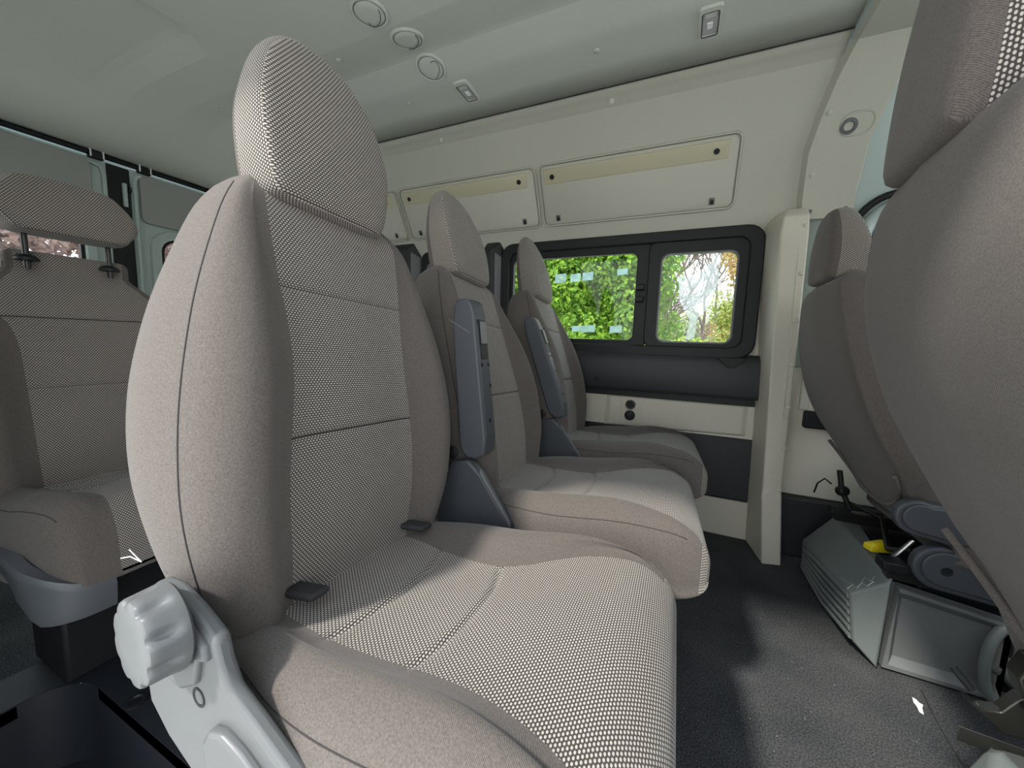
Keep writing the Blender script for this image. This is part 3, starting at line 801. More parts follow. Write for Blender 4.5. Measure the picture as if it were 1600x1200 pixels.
# ------------------------------------------------------------------ the van body
XR, XF = -2.76, 1.95          # rear doors, windscreen
YN = -.03                     # door-side wall
PROF = [(-.30,1.945),(.0,1.94),(.86,1.94),(1.37,1.926),(1.46,1.885),(1.695,1.757),(1.80,1.722),(1.86,1.698),(1.885,1.665),(1.897,1.62)]
def wall_y(z): return interp(PROF, z)
def grid_wall(name, xs, zs, fy, holes, mat, thick=.03, sign=1, **kw):
    bm = bmesh.new(); vm = {}
    def g(i, k):
        if (i, k) not in vm: vm[i, k] = bm.verts.new((xs[i], fy(zs[k]), zs[k]))
        return vm[i, k]
    for i in range(len(xs)-1):
        for k in range(len(zs)-1):
            cx, cz = (xs[i]+xs[i+1])/2, (zs[k]+zs[k+1])/2
            if any(a < cx < b and c < cz < d for a, b, c, d in holes): continue
            bm.faces.new((g(i, k), g(i+1, k), g(i+1, k+1), g(i, k+1)))
    me = bpy.data.meshes.new(name); bm.to_mesh(me); bm.free()
    o = finish(name, me, mat, None, 30, kind='structure', **kw)
    md = o.modifiers.new('t', 'SOLIDIFY'); md.thickness = thick; md.offset = sign
    return o
# far side wall with its window openings
W1 = (-.90, .275, .855, 1.372); W2 = (-1.46, -1.03, .86, 1.37); W3 = (.66, 1.50, .92, 1.40)
xsL = sorted({XR, -2.2, -1.46, -1.03, -.90, .275, .40, .60, .66, 1.50, XF})
zsL = sorted({-.02, .4, .855, .92, 1.10, 1.30, 1.372, 1.40, 1.43, 1.46, 1.55, 1.695, 1.75, 1.80, 1.83, 1.86, 1.875, 1.885, 1.897})
xa = [x for x in xsL if x <= .43] + [.43]; xb_ = [.43]+[x for x in xsL if x > .43]
grid_wall('wall_left', sorted(set(xa)), zsL, wall_y, [W1, W2], M['liner'], .03, -1)
grid_wall('wall_front_left', sorted(set(xb_)), zsL, wall_y, [W3], M['metal'], .03, -1)
# ceiling as a height field with ribs, sloping down to the rear doors
CP = [(-.03,1.74),(.03,1.80),(.14,1.872),(.27,1.900),(.45,1.905),(1.080,1.905),(1.105,1.909),(1.230,1.930),(1.248,1.930),(1.262,1.927),(1.355,1.907),(1.375,1.9045),(1.62,1.8975)]
def ceil_z(x, y):
    z = interp(CP, y)
    flat = interp([(-.03,1.70),(.10,1.74),(.3,1.748),(1.4,1.748),(1.62,1.742)], y)
    t = smooth(-2.15, -2.78, x)
    if x < -2.0: z = lerp(z, min(z, 1.905), smooth(-2.0, -2.5, x)*.3)
    z = lerp(z, flat, t)
    rec = smooth(-2.50, -2.36, x)*smooth(-1.62, -1.72, x)*smooth(.28, .36, y)*smooth(.92, .82, y)
    return z + .035*rec
ysC = sorted({-.03,.0,.03,.08,.14,.2,.27,.32,.36,.40,.45,.6,.75,.82,.85,.88,.92,1.0,1.06,1.075,1.080,1.085,1.09,1.105,1.15,1.2,1.23,1.238,1.248,1.255,1.262,1.28,1.32,1.345,1.355,1.36,1.365,1.375,1.39,1.5,1.62})
xsC = [XR+k*.04 for k in range(int((.43-XR)/.04)+1)]+[.43]
bm = bmesh.new()
V_ = [[bm.verts.new((x, y, ceil_z(x, y))) for y in ysC] for x in xsC]
for i in range(len(xsC)-1):
    for k in range(len(ysC)-1): bm.faces.new((V_[i][k], V_[i][k+1], V_[i+1][k+1], V_[i+1][k]))
me = bpy.data.meshes.new('ceiling'); bm.to_mesh(me); bm.free()
ce = finish('ceiling', me, M['ceil'], None, 12, kind='structure')
md = ce.modifiers.new('t', 'SOLIDIFY'); md.thickness = .02; md.offset = -1
# join between liner and ceiling: a thin dark gap
tube('trim_1', [(x, 1.622, 1.8945) for x in (-2.0, -1.0, 0, .43)], .003, M['thread'], None, 6, kind='structure')
box('ceiling_front', (.43, -.03, 1.885), (XF, 1.66, 1.92), M['metal'], None, 0, kind='structure')
# side door wall with the open doorway the camera stands in
def near_y(z): return interp([(-.30,YN),(1.0,YN),(1.74,YN+.01),(1.9,YN+.06)], z)
xsN = sorted({XR, -2.2, -1.62, -1.0, .45, .68, 1.45, XF}); zsN = [-.30, -.02, .9, 1.4, 1.70, 1.80, 1.92]
grid_wall('wall_right', xsN, zsN, near_y, [(-1.0,.45,-.3,1.70), (.68,1.45,.9,1.4), (-2.2,-1.62,.9,1.4)], M['metal'], .03, 1)
# floor with the step well by the door
bm = bmesh.new()
add_box(bm, (XR, .345, -.03), (.43, 1.97, 0)); add_box(bm, (.43, YN, -.03), (XF, 1.97, 0)); add_box(bm, (XR, YN, -.03), (-1.33, .345, 0))
from_bm('floor', bm, M['carpet'], None, 30, kind='structure')
bm = bmesh.new()
cs = [(-1.33+.10-.10*math.cos(math.radians(a)), .345-.10+.10*math.sin(math.radians(a))) for a in range(0, 91, 15)]
outl = [(-1.33, YN)] + cs + [(.43, .345), (.43, YN)]
tp = [bm.verts.new((x, y, .003)) for x, y in outl]; bt = [bm.verts.new((x, y, -.21)) for x, y in outl]
for k in range(len(outl)-1): bm.faces.new((tp[k], tp[k+1], bt[k+1], bt[k]))
bm.faces.new(bt[::-1])
md_o = from_bm('floor_step_well', bm, M['rubber'], None, 40, kind='structure')
# corner filler and rubber threshold around the step
bm = bmesh.new()
inn = [(-1.33, .0)]+cs+[(.43, .345)]; out_ = [(-1.46, .0)]+[(-1.33+.10-(.10+.13)*math.cos(math.radians(a)), .345-.10+(.10+.13)*math.sin(math.radians(a))) for a in range(0, 91, 15)]+[(.43, .475)]
a_ = [bm.verts.new((x, y, .004)) for x, y in inn]; b_ = [bm.verts.new((x, y, .004)) for x, y in out_]
c_ = [bm.verts.new((x, y, -.0005)) for x, y in out_]
for k in range(len(inn)-1):
    bm.faces.new((a_[k], a_[k+1], b_[k+1], b_[k])); bm.faces.new((b_[k], b_[k+1], c_[k+1], c_[k]))
from_bm('trim_2', bm, M['rubber'], None, 40, kind='structure')
lathe('floor_anchor', (-1.10, .365, .004), (0, 0, 1), [(.021, 0), (.021, .004), (.015, .005), (.012, .001)], M['black'], None, 24, label='round black floor anchor ring by the step, below the knob', cat='floor anchor')
# front bulkhead / dashboard end
box('wall_front', (XF, -.06, -.3), (XF+.04, 1.98, .95), M['dark'], None, 0, kind='structure')
# ---- far window
def ring_xz(bm, outer, inner, y0, y1):
    n = len(outer)
    A0 = [bm.verts.new((x, y0, z)) for x, z in outer]; A1 = [bm.verts.new((x, y1, z)) for x, z in outer]
    B0 = [bm.verts.new((x, y0, z)) for x, z in inner]; B1 = [bm.verts.new((x, y1, z)) for x, z in inner]
    for k in range(n):
        j = (k+1) % n
        bm.faces.new((A0[k], A0[j], B0[j], B0[k])); bm.faces.new((A1[k], B1[k], B1[j], A1[j]))
        bm.faces.new((A0[k], A1[k], A1[j], A0[j])); bm.faces.new((B0[k], B0[j], B1[j], B1[k]))
bm = bmesh.new(); ring_xz(bm, rrect(-.935, .295, .825, 1.395, .07), rrect(-.885, .240, .872, 1.345, .045), 1.900, 1.965)
w1 = bevel_mod(from_bm('window_1', bm, M['black'], None, 30, kind='structure'), .006)
bm = bmesh.new(); ring_xz(bm, rrect(-.890, -.150, .868, 1.350, .03), rrect(-.865, -.218, .895, 1.310, .03), 1.918, 1.950)
bevel_mod(from_bm('fixed_pane_frame', bm, M['black'], w1, 30), .004)
bm = bmesh.new(); ring_xz(bm, rrect(-.165, .245, .868, 1.350, .03), rrect(-.105, .200, .893, 1.290, .035), 1.910, 1.942)
sf = bevel_mod(from_bm('sliding_pane_frame', bm, M['black'], w1, 30), .005)
bm = bmesh.new(); ring_xz(bm, rrect(-.110, .205, .888, 1.295, .037), rrect(-.103, .198, .895, 1.288, .033), 1.907, 1.920)
from_bm('pane_gasket', bm, M['greyl'], sf, 30)
box('pane', (-.87, 1.936, .89), (-.20, 1.940, 1.315), M['glass'], w1, 0)
box('pane', (-.11, 1.926, .888), (.205, 1.930, 1.295), M['glass'], sf, 0)
for z in (1.09, 1.145):
    box('window_latch', (-.215, 1.888, z-.014), (-.175, 1.918, z+.014), M['black'], sf, .005)
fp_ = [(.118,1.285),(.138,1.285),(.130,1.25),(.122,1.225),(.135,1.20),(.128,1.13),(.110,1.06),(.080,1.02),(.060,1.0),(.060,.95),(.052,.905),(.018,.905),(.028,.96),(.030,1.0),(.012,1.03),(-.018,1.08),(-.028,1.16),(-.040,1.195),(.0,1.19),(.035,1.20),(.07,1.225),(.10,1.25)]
prism('cloudy_patch', [(x, 1.923, z) for x, z in fp_], (0, .0015, 0), M['veil'], sf, 0, label='cloudy whitish film over the sliding pane')  # cloudy white shape, broken up by noise, laid on the pane
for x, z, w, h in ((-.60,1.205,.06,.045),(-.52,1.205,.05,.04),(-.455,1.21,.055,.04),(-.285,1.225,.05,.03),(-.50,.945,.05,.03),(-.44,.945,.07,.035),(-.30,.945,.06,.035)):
    prism('painted_reflection', [(x-w/2, 1.933, z-h/2), (x+w/2, 1.933, z-h/2+.004), (x+w/2, 1.933, z+h/2+.004), (x-w/2, 1.933, z+h/2)], (0, .0012, 0), M['reflection'], w1, 0)  # reflections in the glass, painted as pale translucent patches
# second rear side window and the black covers beside it
bm = bmesh.new(); ring_xz(bm, rrect(-1.48, -1.01, .84, 1.39, .05), rrect(-1.44, -1.05, .89, 1.33, .04), 1.905, 1.96)
w2 = bevel_mod(from_bm('window_2', bm, M['black'], None, 30, kind='structure'), .005)
box('pane', (-1.45, 1.936, .88), (-1.04, 1.940, 1.34), M['glass'], w2, 0)
for x0, x1, zt, kd in ((-1.03, -.90, 1.41, 0), (-1.74, -1.47, 1.45, 1)):
    pc_ = hull('pillar_cover', [(x0, 1.86, .45), (x0, 1.955, .45), (x1-.06, 1.86, .45), (x1, 1.955, .45), (x0, 1.85, zt-.06), (x0, 1.90, zt), (x0, 1.955, zt+.01), (x1-.075, 1.85, zt-.05), (x1-.05, 1.90, zt), (x1, 1.955, zt-.10), (x1-.02, 1.955, zt+.005)], M['dark'], None, .012, 3)
    pc_['label'] = ('dark pillar cover next to the sliding window, behind the middle seat headrest', 'dark pillar cover with belt housing farther back, between the nearest two headrests')[kd]
    pc_['category'] = 'pillar cover'
    hull('pillar_lit_face', [(x1-.052, 1.872, .46), (x1-.004, 1.945, .46), (x1-.062, 1.872, zt-.06), (x1-.01, 1.945, zt-.10), (x1-.048, 1.868, .46), (x1, 1.941, .46), (x1-.058, 1.868, zt-.06), (x1-.006, 1.941, zt-.10)], M['greyl'], pc_, .003)  # lighter grey plate: the lit side of the cover painted in
# ---- wall panels below the window
def xprism(name, prof, x0, x1, mat, bev=.005, **kw):
    return prism(name, [(x0, y, z) for y, z in prof], (x1-x0, 0, 0), mat, None, bev, 3, **kw)
sh = xprism('window_shelf', [(1.965,.842),(1.915,.842),(1.900,.832),(1.888,.80),(1.884,.665),(1.890,.650),(1.965,.650)], -1.0, .345, M['dark'], .006, label='long dark shelf panel under the sliding window', cat='shelf')
hull('cup_recess', [(.155+.11*t, 1.882, .828-.045*math.sin(math.pi*t)) for t in [k/8 for k in range(9)]]+[(.155+.11*t, 1.90, .828-.035*math.sin(math.pi*t)) for t in (0, .5, 1)], M['black'], sh, .002)
lathe('clip', (-.37, 1.886, .70), (0, -1, 0), [(.012, 0), (.012, .003), (.008, .005)], M['black'], sh, 16)
box('trim_3', (-1.0, 1.925, .615), (.345, 1.96, .655), M['black'], None, .003, kind='structure')
bp_ = box('socket_panel', (-1.0, 1.928, .455), (.345, 1.955, .618), M['beige'], None, .004, label='beige wall panel with two round sockets below the dark shelf', cat='wall panel')
hull('raised_field', [(x, y, z) for x, y, z in ((-.325,1.930,.618),(-.335,1.930,.460),(.300,1.930,.478),(.300,1.930,.618),(-.300,1.916,.612),(-.305,1.916,.470),(.278,1.916,.488),(.278,1.916,.612))], M['beige'], bp_, .004)
hull('socket_plinth', [(-.245,1.914,.612),(-.150,1.914,.612),(-.245,1.914,.482),(-.150,1.914,.486),(-.255,1.918,.615),(-.140,1.918,.615),(-.255,1.918,.478),(-.140,1.918,.482)], M['beige'], bp_, .004)
s1_ = lathe('power_socket', (-.203, 1.913, .577), (0, -1, 0), [(.024, 0), (.024, .005), (.019, .007), (.016, .002), (.006, .002), (.005, .006)], M['black'], bp_, 28)
tube('socket_ring', [(-.203+.020*math.cos(a), 1.906, .577+.020*math.sin(a)) for a in [k*2*PI/20 for k in range(20)]], .0025, M['steel'], s1_, 6, closed=True)
lathe('power_socket', (-.203, 1.913, .524), (0, -1, 0), [(.025, 0), (.025, .006), (.020, .008), (.019, .010), (.008, .011)], M['black'], bp_, 28)
box('wall_kick_panel', (-1.0, 1.925, .175), (.345, 1.955, .47), M['dark'], None, .01, label='large dark lower wall panel beside the beige pillar', cat='wall panel')
box('baseboard_left', (-2.7, 1.922, .0), (.345, 1.955, .175), M['beige'], None, .004, kind='structure')
# ---- beige pillar
rows = [(0,(.333,1.955),(.370,1.730),(.440,1.750),(.440,1.955)),(.283,(.326,1.955),(.350,1.760),(.418,1.762),(.425,1.955)),(.30,(.326,1.955),(.353,1.766),(.416,1.766),(.425,1.955)),
        (.84,(.312,1.955),(.334,1.772),(.416,1.780),(.425,1.955)),(1.32,(.282,1.945),(.322,1.785),(.414,1.795),(.425,1.945)),(1.385,(.284,1.93),(.330,1.80),(.412,1.805),(.425,1.93)),(1.425,(.32,1.91),(.348,1.855),(.412,1.85),(.425,1.91))]
bm = bmesh.new(); vr = [[bm.verts.new((x, y, z)) for x, y in r[1:]] for z, r in [(r[0], r) for r in rows]]
for a, c in zip(vr, vr[1:]):
    for k in range(4): bm.faces.new((a[k], a[(k+1) % 4], c[(k+1) % 4], c[k]))
bm.faces.new(vr[0][::-1]); bm.faces.new(vr[-1])
pil = bevel_mod(from_bm('pillar_trim', bm, M['beige'], None, 18, label='tall beige pillar cover with plastic clips beside the sliding window', cat='pillar'), .006, 2, 15)
def pil_pt(t, f):  # along height t (z), f across ridge->right
    for a, c in zip(rows, rows[1:]):
        if t <= c[0]:
            q = (t-a[0])/(c[0]-a[0]); r = [lerp(a[2][i], c[2][i], q) for i in (0, 1)]; s = [lerp(a[3][i], c[3][i], q) for i in (0, 1)]
            return (lerp(r[0], s[0], f), lerp(r[1], s[1], f), t)
for z in (1.345, 1.165, .985, .815, .645, .48, .31):
    p = pil_pt(z, .87); lathe('clip', (p[0], p[1]-.0005, p[2]), (0, -1, 0), [(.0085, 0), (.0085, .003), (.006, .005)], M['beige'], pil, 16)
tube('panel_edge', [pil_pt(z, .70) for z in (.62, .8, 1.0, 1.2, 1.36)], .0022, M['beige'], pil, 6)
tube('panel_edge', [pil_pt(.62, .70), pil_pt(.605, .74), pil_pt(.60, .82), pil_pt(.605, .93)], .0022, M['beige'], pil, 6)
# ---- driver door lower trims
box('door_panel_lower', (.43, 1.900, .256), (1.45, 1.93, .80), M['beige'], None, .006, label='pale lower door panel behind the ribbed-box front seat', cat='door panel')
box('door_kick_panel', (.43, 1.86, .0), (1.45, 1.93, .255), M['dark'], None, .006, label='dark kick panel at floor level right of the beige pillar', cat='kick panel')
box('door_pocket', (.487, 1.86, .555), (.70, 1.8995, .625), M['black'], None, .008, label='black pocket edge on the pale door panel behind the front seat', cat='door pocket')
box('door_panel_strip', (.470, 1.885, .626), (.50, 1.8995, 1.05), M['liner'], None, .004, label='narrow pale upright strip between beige pillar and front seat', cat='trim strip')
# ---- roof arch between cabin and cab
bm = bmesh.new(); R1 = []
for z in (1.395, 1.46, 1.60, 1.695, 1.80, 1.855, 1.872, 1.878):
    R1.append((wall_y(z)-.028, z-.006))
R1 += [(1.50,1.870),(1.2,1.872),(.6,1.872),(.25,1.865),(.10,1.83),(.03,1.78)]
def arch(d, T): return [bm.verts.new((interp(T, z if i < 8 else 1.88)+d, y, z)) for i, (y, z) in enumerate(R1)]
def arch_out(d, T): return [bm.verts.new((interp(T, z if i < 8 else 1.88)+d, y+.035*(1 if i < 8 else 0), z+.03)) for i, (y, z) in enumerate(R1)]
EL = [(1.395,.405),(1.46,.392),(1.60,.380),(1.75,.405),(1.872,.450)]; ER = [(1.395,.560),(1.46,.552),(1.60,.548),(1.75,.575),(1.872,.625)]
a0, a1, a2, a3 = arch_out(-.022, EL), arch(0, EL), arch(0, ER), arch_out(.02, ER)
for u, v in ((a0, a1), (a1, a2), (a2, a3)):
    for k in range(len(R1)-1): bm.faces.new((u[k], u[k+1], v[k+1], v[k]))
bm.faces.new((a0[0], a1[0], a2[0], a3[0]))
ar_ = from_bm('trim_4', bm, M['liner'], None, 25, kind='structure')
for z, x in ((1.53, .408), (1.70, .415)):
    lathe('clip', (x, wall_y(z)-.030, z), (0, -1, -.3), [(.009, 0), (.009, .003), (.006, .005)], M['liner'], ar_, 14)
for x in (.425, .535):
    lathe('arch_screw', (x, wall_y(1.42)-.029, 1.415), (0, -1, -.2), [(.008, 0), (.008, .003), (.004, .003)], M['greyl'], ar_, 14)
ck = empty('coat_hook', (.500, wall_y(1.66)-.028, 1.66), 0, 'oblong recessed coat hook on the roof arch beside the very close front seat', 'coat hook')
slope = -(wall_y(1.695)-wall_y(1.46))/(1.695-1.46)
ol = [(x, z) for x, z in rrect(-.043, .050, -.030, .030, .029, 6)]
tube('recess_rim', [(x, -slope*z-.002, z) for x, z in ol], .004, M['liner'], ck, 6, closed=True)
lathe('hook_cup', (-.02, -.0, -.005), (0, -1, -slope), [(.026, 0), (.024, .004), (.016, .005), (.012, -.002)], M['greyl'], ck, 20)
# ---- driver's door opening: seals and glass
def arc_path(x0, z0, zt, r, x1, y): return [(x0, y(z0), z0)] + [(x0, y(z), z) for z in (1.0, 1.15)] + [(x0+r-r*math.cos(math.radians(a)), y(zt-r+r*math.sin(math.radians(a))), zt-r+r*math.sin(math.radians(a))) for a in range(0, 91, 10)] + [(x1, y(zt), zt)]
yy_ = lambda z: wall_y(z)-.012
tube('trim_5', arc_path(.575, .86, 1.455, .12, 1.55, yy_), .013, M['black'], None, 10, kind='structure')
d3 = tube('door_3', arc_path(.615, .86, 1.425, .11, 1.52, lambda z: wall_y(z)-.004), .026, M['metal'], None, 10, kind='structure')
tube('door_seal', arc_path(.655, .86, 1.392, .09, 1.50, lambda z: wall_y(z)-.006), .016, M['black'], d3, 10)
box('pane', (.66, 1.935, .90), (1.50, 1.939, 1.41), M['glass'], d3, 0)

# ------------------------------------------------------------------ overhead storage panels on the far side
BN = 'overhead panels above the windows'
def bin_pt(x, z, d):
    y = wall_y(z); return (x, y-d*.87, z-d*.49)
def storage(x0, x1, label):
    zt, zb = 1.695, 1.470
    rt = empty('storage_panel', ((x0+x1)/2, wall_y(1.58), 1.58), 0, label, 'storage panel', BN)
    def L(x, z, d):
        p = bin_pt(x, z, d); return (p[0]-(x0+x1)/2, p[1]-wall_y(1.58), p[2]-1.58)
    bm = bmesh.new(); n = 0
    ol = rrect(x0, x1, zb, zt, .022, 5)
    a = [bm.verts.new(L(x, z, .001)) for x, z in ol]; b2 = [bm.verts.new(L(x, z, .010)) for x, z in ol]
    c2 = [bm.verts.new(L(x, z, .012)) for x, z in rrect(x0+.006, x1-.006, zb+.006, zt-.006, .018, 5)]
    for k in range(len(ol)):
        j = (k+1) % len(ol); bm.faces.new((a[k], a[j], b2[j], b2[k])); bm.faces.new((b2[k], b2[j], c2[j], c2[k]))
    bm.faces.new(c2)
    pn = from_bm('panel', bm, M['bin'], rt, 30)
    tube('panel_rim', [L(x, z, .006) for x, z in rrect(x0-.010, x1+.010, zb-.006, zt+.008, [.026][0], 5)], .005, M['liner'], rt, 6, closed=True)
    hull('upper_strip', [L(x, z, d) for x, z, d in ((x0+.012,zt-.008,.010),(x1-.028,zt-.008,.010),(x1-.030,zt-.070,.010),(x0+.012,zt-.070,.010),(x0+.016,zt-.010,.019),(x1-.032,zt-.010,.019),(x1-.036,zt-.064,.014),(x0+.016,zt-.064,.014))], M['cream'], rt, .002)
    nn = (0, -.87, -.49)
    for x in (x0+.055, x1-.075):
        lathe('screw', L(x, zt-.040, .016), nn, [(.011, 0), (.011, .003), (.006, .003), (.005, .001)], M['black'], rt, 14)
    for x in (x0+.055, x1-.085):
        hull('catch', [L(x+a*.022, zb+.012+c*.024, .011+e*.004) for a in (0, 1) for c in (0, 1) for e in (0, 1)], M['greyl'], rt, .002)
        hull('catch_pin', [L(x+.006+a*.012, zb+.013+c*.016, .013+e*.004) for a in (0, 1) for c in (0, 1) for e in (0, 1)], M['black'], rt, .001)
    return rt
G1 = -.687; G2 = at(633, 330, 'y', wall_y(1.58)).x
storage(G1+.02, .150, 'wide beige overhead storage panel above the sliding window, next to the roof arch')
storage(G2+.02, G1-.02, 'beige overhead storage panel partly behind the headrests, second from the roof arch')
storage(G2-.84, G2-.02, 'beige overhead storage panel farthest back, mostly hidden behind the nearest headrest')

# ------------------------------------------------------------------ ceiling fittings
def ceil_pt(x, y):
    e = .004; z = ceil_z(x, y)
    nrm = Vector((-(ceil_z(x+e, y)-ceil_z(x-e, y))/(2*e), -(ceil_z(x, y+e)-ceil_z(x, y-e))/(2*e), 1)).normalized()
    return Vector((x, y, z)), -nrm
for (x, y, rot), lb in zip(((-.99,1.008,.9), (-.955,1.150,1.3), (-.965,1.300,2.4)), ('round grey ceiling air vent nearest the middle of the roof', 'round grey ceiling air vent, middle one of three in a row', 'round grey ceiling air vent closest to the reading lamp')):
    p, d = ceil_pt(x, y)
    v = empty('air_vent', p, 0, lb, 'air vent', 'round ceiling air vents')
    lathe('vent_ring', (0, 0, 0), d, [(.050, -.004), (.050, .003), (.047, .006), (.043, .006), (.041, .003)], M['ceil'], v, 40)
    tube('ring_gap', [axis_mat((0, 0, 0), d) @ Vector((.0405*math.cos(a), .0405*math.sin(a), .0035)) for a in [k*2*PI/32 for k in range(32)]], .0010, M['greyl'], v, 6, closed=True)
    lathe('vent_disc', (0, 0, 0), d, [(.039, -.002), (.039, .004), (.036, .0065), (.02, .0072), (.002, .0074)], M['ceil'], v, 40)
    Mx = axis_mat((0, 0, 0), d)
    tube('louvre_edge', [Mx @ Vector((.034*math.cos(rot+a)*.55-.012*math.sin(rot), .036*math.sin(rot+a), .0075)) for a in [k*PI/14 for k in range(15)]], .0011, M['greyl'], v, 6)
    v.scale = (1.2, 1.2, 1.2)
for (u, w_), lb in zip(((730,143), (1110,35)), ('small rectangular ceiling lamp beside the three round vents', 'small rectangular ceiling lamp nearest the roof arch')):
    q = at(u, w_, 'z', 1.902); p, d = ceil_pt(q.x, q.y)
    Mx = Matrix.Translation(p)
    lp = empty('ceiling_lamp', p, 0, lb, 'lamp', 'ceiling lamps')
    fr0 = [(x, y) for x, y in rrect(-.035, .035, -.068, .068, .014)]; fr1 = [(x, y) for x, y in rrect(-.024, .024, -.050, .050, .008)]
    bm = bmesh.new()
    A_ = [bm.verts.new((x, y, .004)) for x, y in fr0]; B_ = [bm.verts.new((x*.94, y*.97, -.007)) for x, y in fr0]; C2_ = [bm.verts.new((x, y, -.008)) for x, y in fr1]; D_ = [bm.verts.new((x*.9, y*.94, .002)) for x, y in fr1]
    for k in range(len(fr0)):
        j = (k+1) % len(fr0)
        for r0, r1 in ((A_, B_), (B_, C2_), (C2_, D_)): bm.faces.new((r0[k], r0[j], r1[j], r1[k]))
    from_bm('lamp_frame', bm, M['ceil'], lp, 35)
    hull('lamp_lens', [(x*.92, y*.95, z) for x, y in fr1 for z in (-.003, .003)] , M['lens'], lp, 0)
    hull('lamp_switch', [(x, y, z) for x in (-.018, .018) for y in (-.046, -.026) for z in (-.007, .0)], M['ceil'], lp, .002)
    hull('bulb_reflector', [(x, y, z) for x in (-.010, .008) for y in (-.005, .022) for z in (-.006, .0)], M['white'], lp, .003)
    tube('lens_gap', [(x*1.0, y*1.0, -.007) for x, y in fr1], .0016, M['thread'], lp, 6, closed=True)
pl_lab = {(933,78): 'small round ceiling plug between the two lamps', (957,142): 'small round liner plug just below the ceiling seam, near the arch', (640,160): 'small round ceiling plug left of the first lamp', (690,207): 'small round liner plug below the ceiling seam by the first lamp', (530,97): 'small round ceiling plug beside the nearest headrest top', (347,176): 'small round ceiling plug left of the nearest headrest'}
for (u, w_), lb in pl_lab.items():
    if (u, w_) in ((957,142), (690,207)):
        q = at(u, w_, 'z', 1.873); p = Vector((q.x, wall_y(1.873), 1.873)); d = Vector((0, -.85, -.5))
        tt = (p.y/ q.y); p = Vector((q.x*tt, p.y, 1.873))
    else:
        q = at(u, w_, 'z', 1.905); p, d = ceil_pt(q.x, q.y)
    lathe('ceiling_plug', p, d, [(.011, -.004), (.011, .003), (.008, .005), (.002, .0055)], M['ceil'], None, 18, label=lb, cat='plug', group='round ceiling plugs')

# ------------------------------------------------------------------ rear doors
def yz_panel(name, rects, x0, x1, mat, **kw):
    bm = bmesh.new()
    for a, b2, c2, d2 in rects: add_box(bm, (x0, a, c2), (x1, b2, d2))
    return from_bm(name, bm, mat, None, 30, **kw)
def ring_yz(bm, outer, inner, x0, x1):
    n = len(outer)
    A0 = [bm.verts.new((x0, y, z)) for y, z in outer]; A1 = [bm.verts.new((x1, y, z)) for y, z in outer]
    B0 = [bm.verts.new((x0, y, z)) for y, z in inner]; B1 = [bm.verts.new((x1, y, z)) for y, z in inner]
    for k in range(n):
        j = (k+1) % n
        bm.faces.new((A0[k], A0[j], B0[j], B0[k])); bm.faces.new((A1[k], B1[k], B1[j], A1[j]))
        bm.faces.new((A0[k], A1[k], A1[j], A0[j])); bm.faces.new((B0[k], B0[j], B1[j], B1[k]))
for nm, ya, yb, wy0, wy1 in (('door_1', -.03, .985, .20, .880), ('door_2', 1.080, 1.96, 1.185, 1.80)):
    d = yz_panel(nm, [(ya, wy0, -.02, 1.72), (wy1, yb, -.02, 1.72), (wy0, wy1, -.02, .86), (wy0, wy1, 1.395, 1.72)], XR-.03, XR, M['metal'], kind='structure')
    bm = bmesh.new(); ring_yz(bm, rrect(wy0-.045, wy1+.045, .815, 1.44, .11), rrect(wy0+.0, wy1-.0, .86, 1.395, .08), XR-.01, XR+.022)
    bevel_mod(from_bm('window_frame', bm, M['metal'], d, 30), .008)
    bm = bmesh.new(); ring_yz(bm, rrect(wy0-.002, wy1+.002, .858, 1.397, .08), rrect(wy0+.014, wy1-.014, .872, 1.383, .07), XR-.012, XR+.012)
    from_bm('window_seal', bm, M['black'], d, 30)
    box('pane', (XR-.016, wy0, .86), (XR-.012, wy1, 1.395), M['glass'], d, 0)
    up = prism('upper_panel', [(XR+.002, y, z) for y, z in rrect(ya+.03, yb-.06 if nm == 'door_1' else yb-.04, 1.455, 1.705, .03)], (.018, 0, 0), M['rearpanel'], d, .004)
    e = yb if nm == 'door_1' else ya
    s = -1 if nm == 'door_1' else 1
    tube('door_edge', [(XR+.008, e+s*.012, .3), (XR+.008, e+s*.012, 1.655), (XR+.008, e+s*.022, 1.685), (XR+.008, e+s*.05, 1.695), (XR+.008, e+s*.09, 1.697)], .010, M['metal'], d, 8)
box('wall_rear', (XR-.06, -.06, -.05), (XR-.035, 1.99, .0), M['dark'], None, 0, kind='structure')
cg = box('door_centre_post', (XR-.03, .985, .0), (XR-.012, 1.08, 1.72), M['black'], None, .002, label='dark gap with latch between the two rear doors', cat='door latch')
box('latch_plate', (XR-.012, 1.045, 1.52), (XR+.006, 1.062, 1.64), M['metal'], cg, .003)
box('latch_hook', (XR-.012, 1.066, 1.60), (XR+.012, 1.078, 1.625), M['black'], cg, .003)
box('roof_rear_edge', (XR-.04, -.03, 1.70), (XR-.031, 1.96, 1.80), M['metal'], None, 0, label='painted rear roof edge above the rear doors', cat='roof edge')
sl = tube('door_seal', [(XR+.012, y, 1.738) for y in (-.02, .3, .9, 1.5, 1.95)], .0125, M['black'], None, 10, label='black rubber seal along the rear edge of the roof', cat='seal')
for y0, lb in ((.945, 0), (1.130, 1)):
    hull('seal_clip', [(XR+.004+a*.030, y0-.028+b2*.056, 1.712+c2*.034) for a in (0, 1) for b2 in (0, 1) for c2 in (0, 1)], M['black'], sl, .005)
    for s in (-.022, .024):
        box('clip_band', (XR+.010, y0+s-.003, 1.716), (XR+.037, y0+s+.003, 1.752), M['white'], sl, .001)

